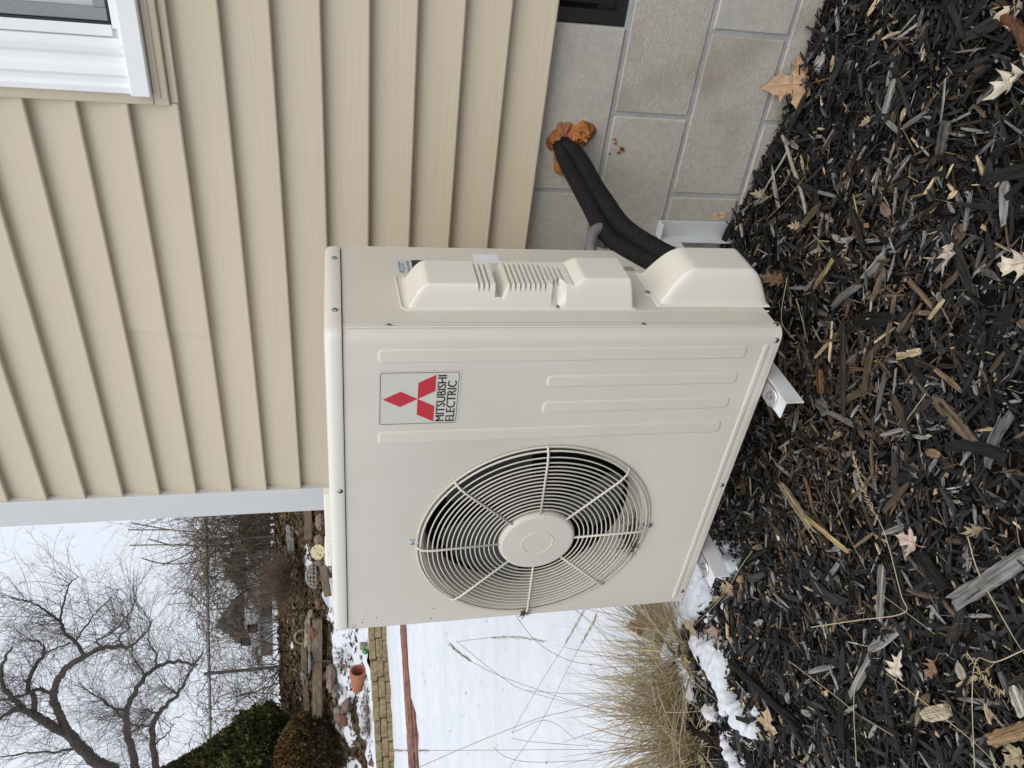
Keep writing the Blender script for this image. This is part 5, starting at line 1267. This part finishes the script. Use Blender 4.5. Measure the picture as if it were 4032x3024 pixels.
scrub(-1.5, 12.6, 34, 1.1, 8, 'bare shrub half hidden by the corner of the house', depth=3, up=1.6, grav=-.07)
rr = random.Random(9); vm = MB()
for i in range(560):     # vine mat on the rail
    s = rr.uniform(-7, -.8); p = st2w(s, FT + rr.gauss(0, .06), 2.80 + rr.gauss(0, .14) + .10 * sstep(-3.4, -2, s)); d = np.array([rr.gauss(0, 1), rr.gauss(0, 1), rr.gauss(0, .55)]); d /= np.linalg.norm(d)
    if s > -3.6 or rr.random() < .5: twiggy(vm, p, d, rr.uniform(.25, .6), .006, 2, rr, .6, -.03, 3, (1, 3), .35)
tag(vm.build('vine_mat', 'vine', None), 'mat of bare vines growing along the fence rail', 'vine', kind='stuff')

# ------------------------------------------------------------------ bare trees beyond the fence, traced limb by limb
Z2 = lambda a, b: ((0 + a / 1.4757) / S_, (1900 + b / 1.4757) / S_)
def tree(name, label, limbs, T0, seed, tw_n, twl):
    rr = random.Random(seed); b0 = at(*limbs[0][0][0], T0); base = np.array([b0[0], b0[1], hill(*w2st(b0[0], b0[1]))])
    th = thing(name, base, label, 'tree'); m = MB(); t_ = MB(); dep = {}
    for k, (P, r0, r1) in enumerate(limbs):
        dd = rr.uniform(-1.6, 1.6); key = P[0]; t0 = dep.get(key, T0); A = []
        for i, q_ in enumerate(P):
            t = t0 + dd * i / max(1, len(P) - 1); dep[q_] = t; A.append(at(*q_, t))
        if k == 0: A = [base + (A[0] - base) * .0 - np.array([0, 0, .3])] + A
        pts = path_points(A, 7 * (len(A) - 1)); n = len(pts)
        pts = [p_ + np.array([fbm(i * .35, k, 1, 1, 2), fbm(i * .35, k, 5, 1, 2), fbm(i * .35, k, 9, 1, 2)]) * .05 * min(1, i / 3, (n - 1 - i) / 3) for i, p_ in enumerate(pts)]
        m.tube(pts, [.78 * (r0 + (r1 - r0) * i / (n - 1)) * (1 + .10 * nz(i * .8, k, 0)) for i in range(n)], 7, cap=True)
        nt_ = int(tw_n * n / 30 * (1.6 if r1 < .03 else 1))
        for _ in range(nt_):
            i = rr.randint(max(1, int(n * .12)), n - 1); d = pts[i] - pts[i - 1]; d = d / np.linalg.norm(d) * .6 + np.array([rr.gauss(0, .75), rr.gauss(0, .75), abs(rr.gauss(0, .55)) + .15]); d /= np.linalg.norm(d)
            twiggy(t_, pts[i].copy(), d, twl * rr.uniform(.5, 1.3), .0075, 3, rr, .55, .012, 3, (2, 3), .16)
    m.build('trunk', 'bark', th, 60); t_.build('crown', 'twigs', th)
    return th
z = lambda L_: [Z2(a, b) for a, b in L_]
tree('bare_tree', 'large bare tree with a leaning trunk and spreading crooked limbs at the left',
     [(z([(800, 1730), (640, 1659), (540, 1610), (460, 1530), (400, 1460)]), .20, .16), (z([(400, 1460), (350, 1440), (290, 1410), (200, 1350)]), .15, .12),
      (z([(200, 1350), (130, 1310), (90, 1270), (30, 1200), (5, 1120), (20, 1040), (70, 960)]), .10, .03), (z([(200, 1350), (195, 1250), (165, 1190), (190, 1090), (250, 1000), (250, 940), (170, 910)]), .09, .02),
      (z([(400, 1460), (370, 1400), (340, 1330), (310, 1260), (320, 1200), (350, 1120), (420, 1050), (490, 1010)]), .13, .08), (z([(490, 1010), (600, 960), (720, 955), (770, 945), (850, 870), (885, 800)]), .07, .015),
      (z([(490, 1010), (440, 930), (370, 860), (355, 810), (360, 740), (400, 600), (455, 550)]), .06, .012), (z([(355, 810), (260, 740), (190, 700), (130, 680)]), .04, .012),
      (z([(320, 1200), (270, 1220), (230, 1200), (80, 1250), (0, 1270), (-100, 1300)]), .06, .03), (z([(430, 935), (480, 860), (560, 760), (690, 620)]), .035, .010),
      (z([(250, 1000), (330, 960), (430, 930)]), .03, .012), (z([(200, 1350), (120, 1320), (60, 1330), (0, 1370), (-80, 1400)]), .08, .04), (z([(460, 1530), (380, 1560), (200, 1570), (0, 1595)]), .05, .02), (z([(600, 960), (560, 920), (640, 880), (720, 800), (790, 690)]), .03, .01), (z([(720, 955), (690, 900), (750, 850), (740, 790), (790, 690)]), .03, .01)],
     21, 51, 20, .95)
tree('bare_tree', 'bare tree with an arching limb bending right, behind the cone evergreen',
     [(z([(850, 1760), (790, 1659), (770, 1560), (740, 1470), (735, 1370), (735, 1310)]), .15, .11), (z([(735, 1310), (780, 1230), (830, 1140), (900, 1080), (960, 1050), (1033, 1040), (1085, 1050), (1145, 1060)]), .10, .04),
      (z([(735, 1310), (700, 1320), (640, 1300), (560, 1240), (480, 1190)]), .05, .012), (z([(735, 1370), (690, 1350), (620, 1280), (520, 1270)]), .04, .012), (z([(830, 1140), (830, 1100), (770, 1010), (760, 880)]), .04, .012), (z([(900, 1080), (910, 1000), (880, 960), (860, 900)]), .035, .012), (z([(740, 1470), (830, 1400), (900, 1300)]), .04, .012)],
     22, 52, 22, .85)
tree('bare_tree', 'slimmer bare tree whose bowed limb leans over the fence',
     [(z([(930, 1760), (910, 1659), (890, 1530), (885, 1420), (920, 1340)]), .12, .08), (z([(920, 1340), (960, 1300), (1030, 1230), (1080, 1150), (1120, 1070), (1180, 990)]), .07, .025), (z([(885, 1420), (830, 1410), (760, 1410)]), .03, .012), (z([(920, 1340), (860, 1330), (800, 1345)]), .03, .012), (z([(1030, 1230), (960, 1180), (900, 1100)]), .03, .01), (z([(890, 1530), (960, 1470), (1020, 1400)]), .03, .01)],
     20, 53, 22, .8)
# upright shoots by the corner of the house
sh_ = thing('tall_sapling', at(*K3(350, 300), 13.2), 'slender sapling with long bare upright shoots beside the corner of the house', 'tree'); m = MB()
for P in (((700, 300), (480, 310), (300, 290), (110, 275), (-120, 235)), ((110, 275), (-140, 275)), ((700, 340), (420, 370), (100, 362), (-130, 365)), ((480, 310), (300, 350), (200, 420), (60, 480)), ((100, 362), (-20, 330)), ((420, 370), (250, 460), (60, 470), (-60, 440))):
    m.tube(path_points([at(*K3(a, b), 13.2) for a, b in P], 8 * (len(P) - 1)) if len(P) > 2 else [at(*K3(a, b), 13.2) for a, b in P], .010, 6)
m.build('trunk', 'vine', sh_)

# ------------------------------------------------------------------ far away: houses and conifers
MT['farhouse'] = mat('far_house_siding', (.26, .28, .30), (.30, .32, .34), scale=3, rough=.9)
MT['farhouse2'] = mat('far_house_brown', (.17, .11, .09), (.21, .14, .115), scale=3, rough=.9)
MT['farroof'] = mat('far_roof', (.22, .23, .24), (.27, .28, .29), scale=4, rough=.9)
def far_house(a0, b0, a1, b1, t, wallm, roofm, label, roof=.45):
    A, B = at(*K3(a1, b0), t), at(*K3(a1, b1), t); top = at(*K3(a0, (b0 + b1) / 2), t)[2]; zb = min(A[2], B[2]) - 1.0; s0, s1 = sorted((w2st(*A[:2])[0], w2st(*B[:2])[0])); ze = top - (top - zb - 1) * roof
    h = thing('far_house', st2w((s0 + s1) / 2, t, zb), label, 'house'); m = MB(); m.box(s0, s1, t, t + 6, zb, ze); m.v = [tuple(st2w(*v)) for v in m.v]; m.build('wall', wallm, h)
    m = MB(); o = .3; c = (t + t + 6) / 2
    m.add([(s0 - o, t - o, ze), (s1 + o, t - o, ze), (s1 + o, t + 6 + o, ze), (s0 - o, t + 6 + o, ze), (s0 - o, c, top + .3), (s1 + o, c, top + .3)], [(0, 1, 5, 4), (2, 3, 4, 5), (1, 2, 5), (3, 0, 4), (0, 3, 2, 1)]); m.v = [tuple(st2w(*v)) for v in m.v]; m.build('roof', roofm, h)
    for k in (.25, .62):
        m = MB(); x = s0 + (s1 - s0) * k; m.box(x, x + (s1 - s0) * .13, t - .03, t - .004, zb + 1.25, zb + 1.25 + (ze - zb - 1) * .5); m.v = [tuple(st2w(*v)) for v in m.v]; m.build('window', 'glass', h)
far_house(535, 560, 690, 640, 26, 'farhouse', 'farroof', 'pale blue-grey house far beyond the fence', .6)
far_house(525, 800, 690, 935, 26, 'farhouse', 'farroof', 'grey house with a dark roof behind the dark boxes', .62)
far_house(555, 915, 685, 1005, 27, 'farhouse2', 'farhouse2', 'brown house end next to the grey far house', .5)
def conifer(a_top, a_bot, b, t, wid, seed, label):
    base = at(*K3(a_bot, b), t); top = at(*K3(a_top, b), t); H = top[2] - base[2]
    foliage('far_conifer', label, base, [(0, wid * .7), (.12 * H, wid), (.5 * H, wid * .62), (.85 * H, wid * .2), (H, .02)], 2400, .42, ((.075, .085, .080), (.12, .13, .115)), seed, 'tree', .12)  # distance haze is put into the foliage colour as lighter blue-grey tones
conifer(560, 700, 225, 30, 1.2, 1, 'blurry dark conifer beyond the fence near the house corner')
conifer(470, 700, 480, 30, 1.0, 2, 'tall dark conifer beyond the brown bush')
conifer(545, 700, 400, 32, 1.1, 3, 'shorter dark conifer beyond the fence post')
conifer(500, 700, 735, 31, .7, 4, 'dark conifer left of the pale blue-grey house')
conifer(430, 700, 790, 33, .8, 5, 'pointed dark conifer right of the grey far house')
conifer(600, 700, 660, 30, .9, 6, 'low dark conifer beside the pale blue-grey house')
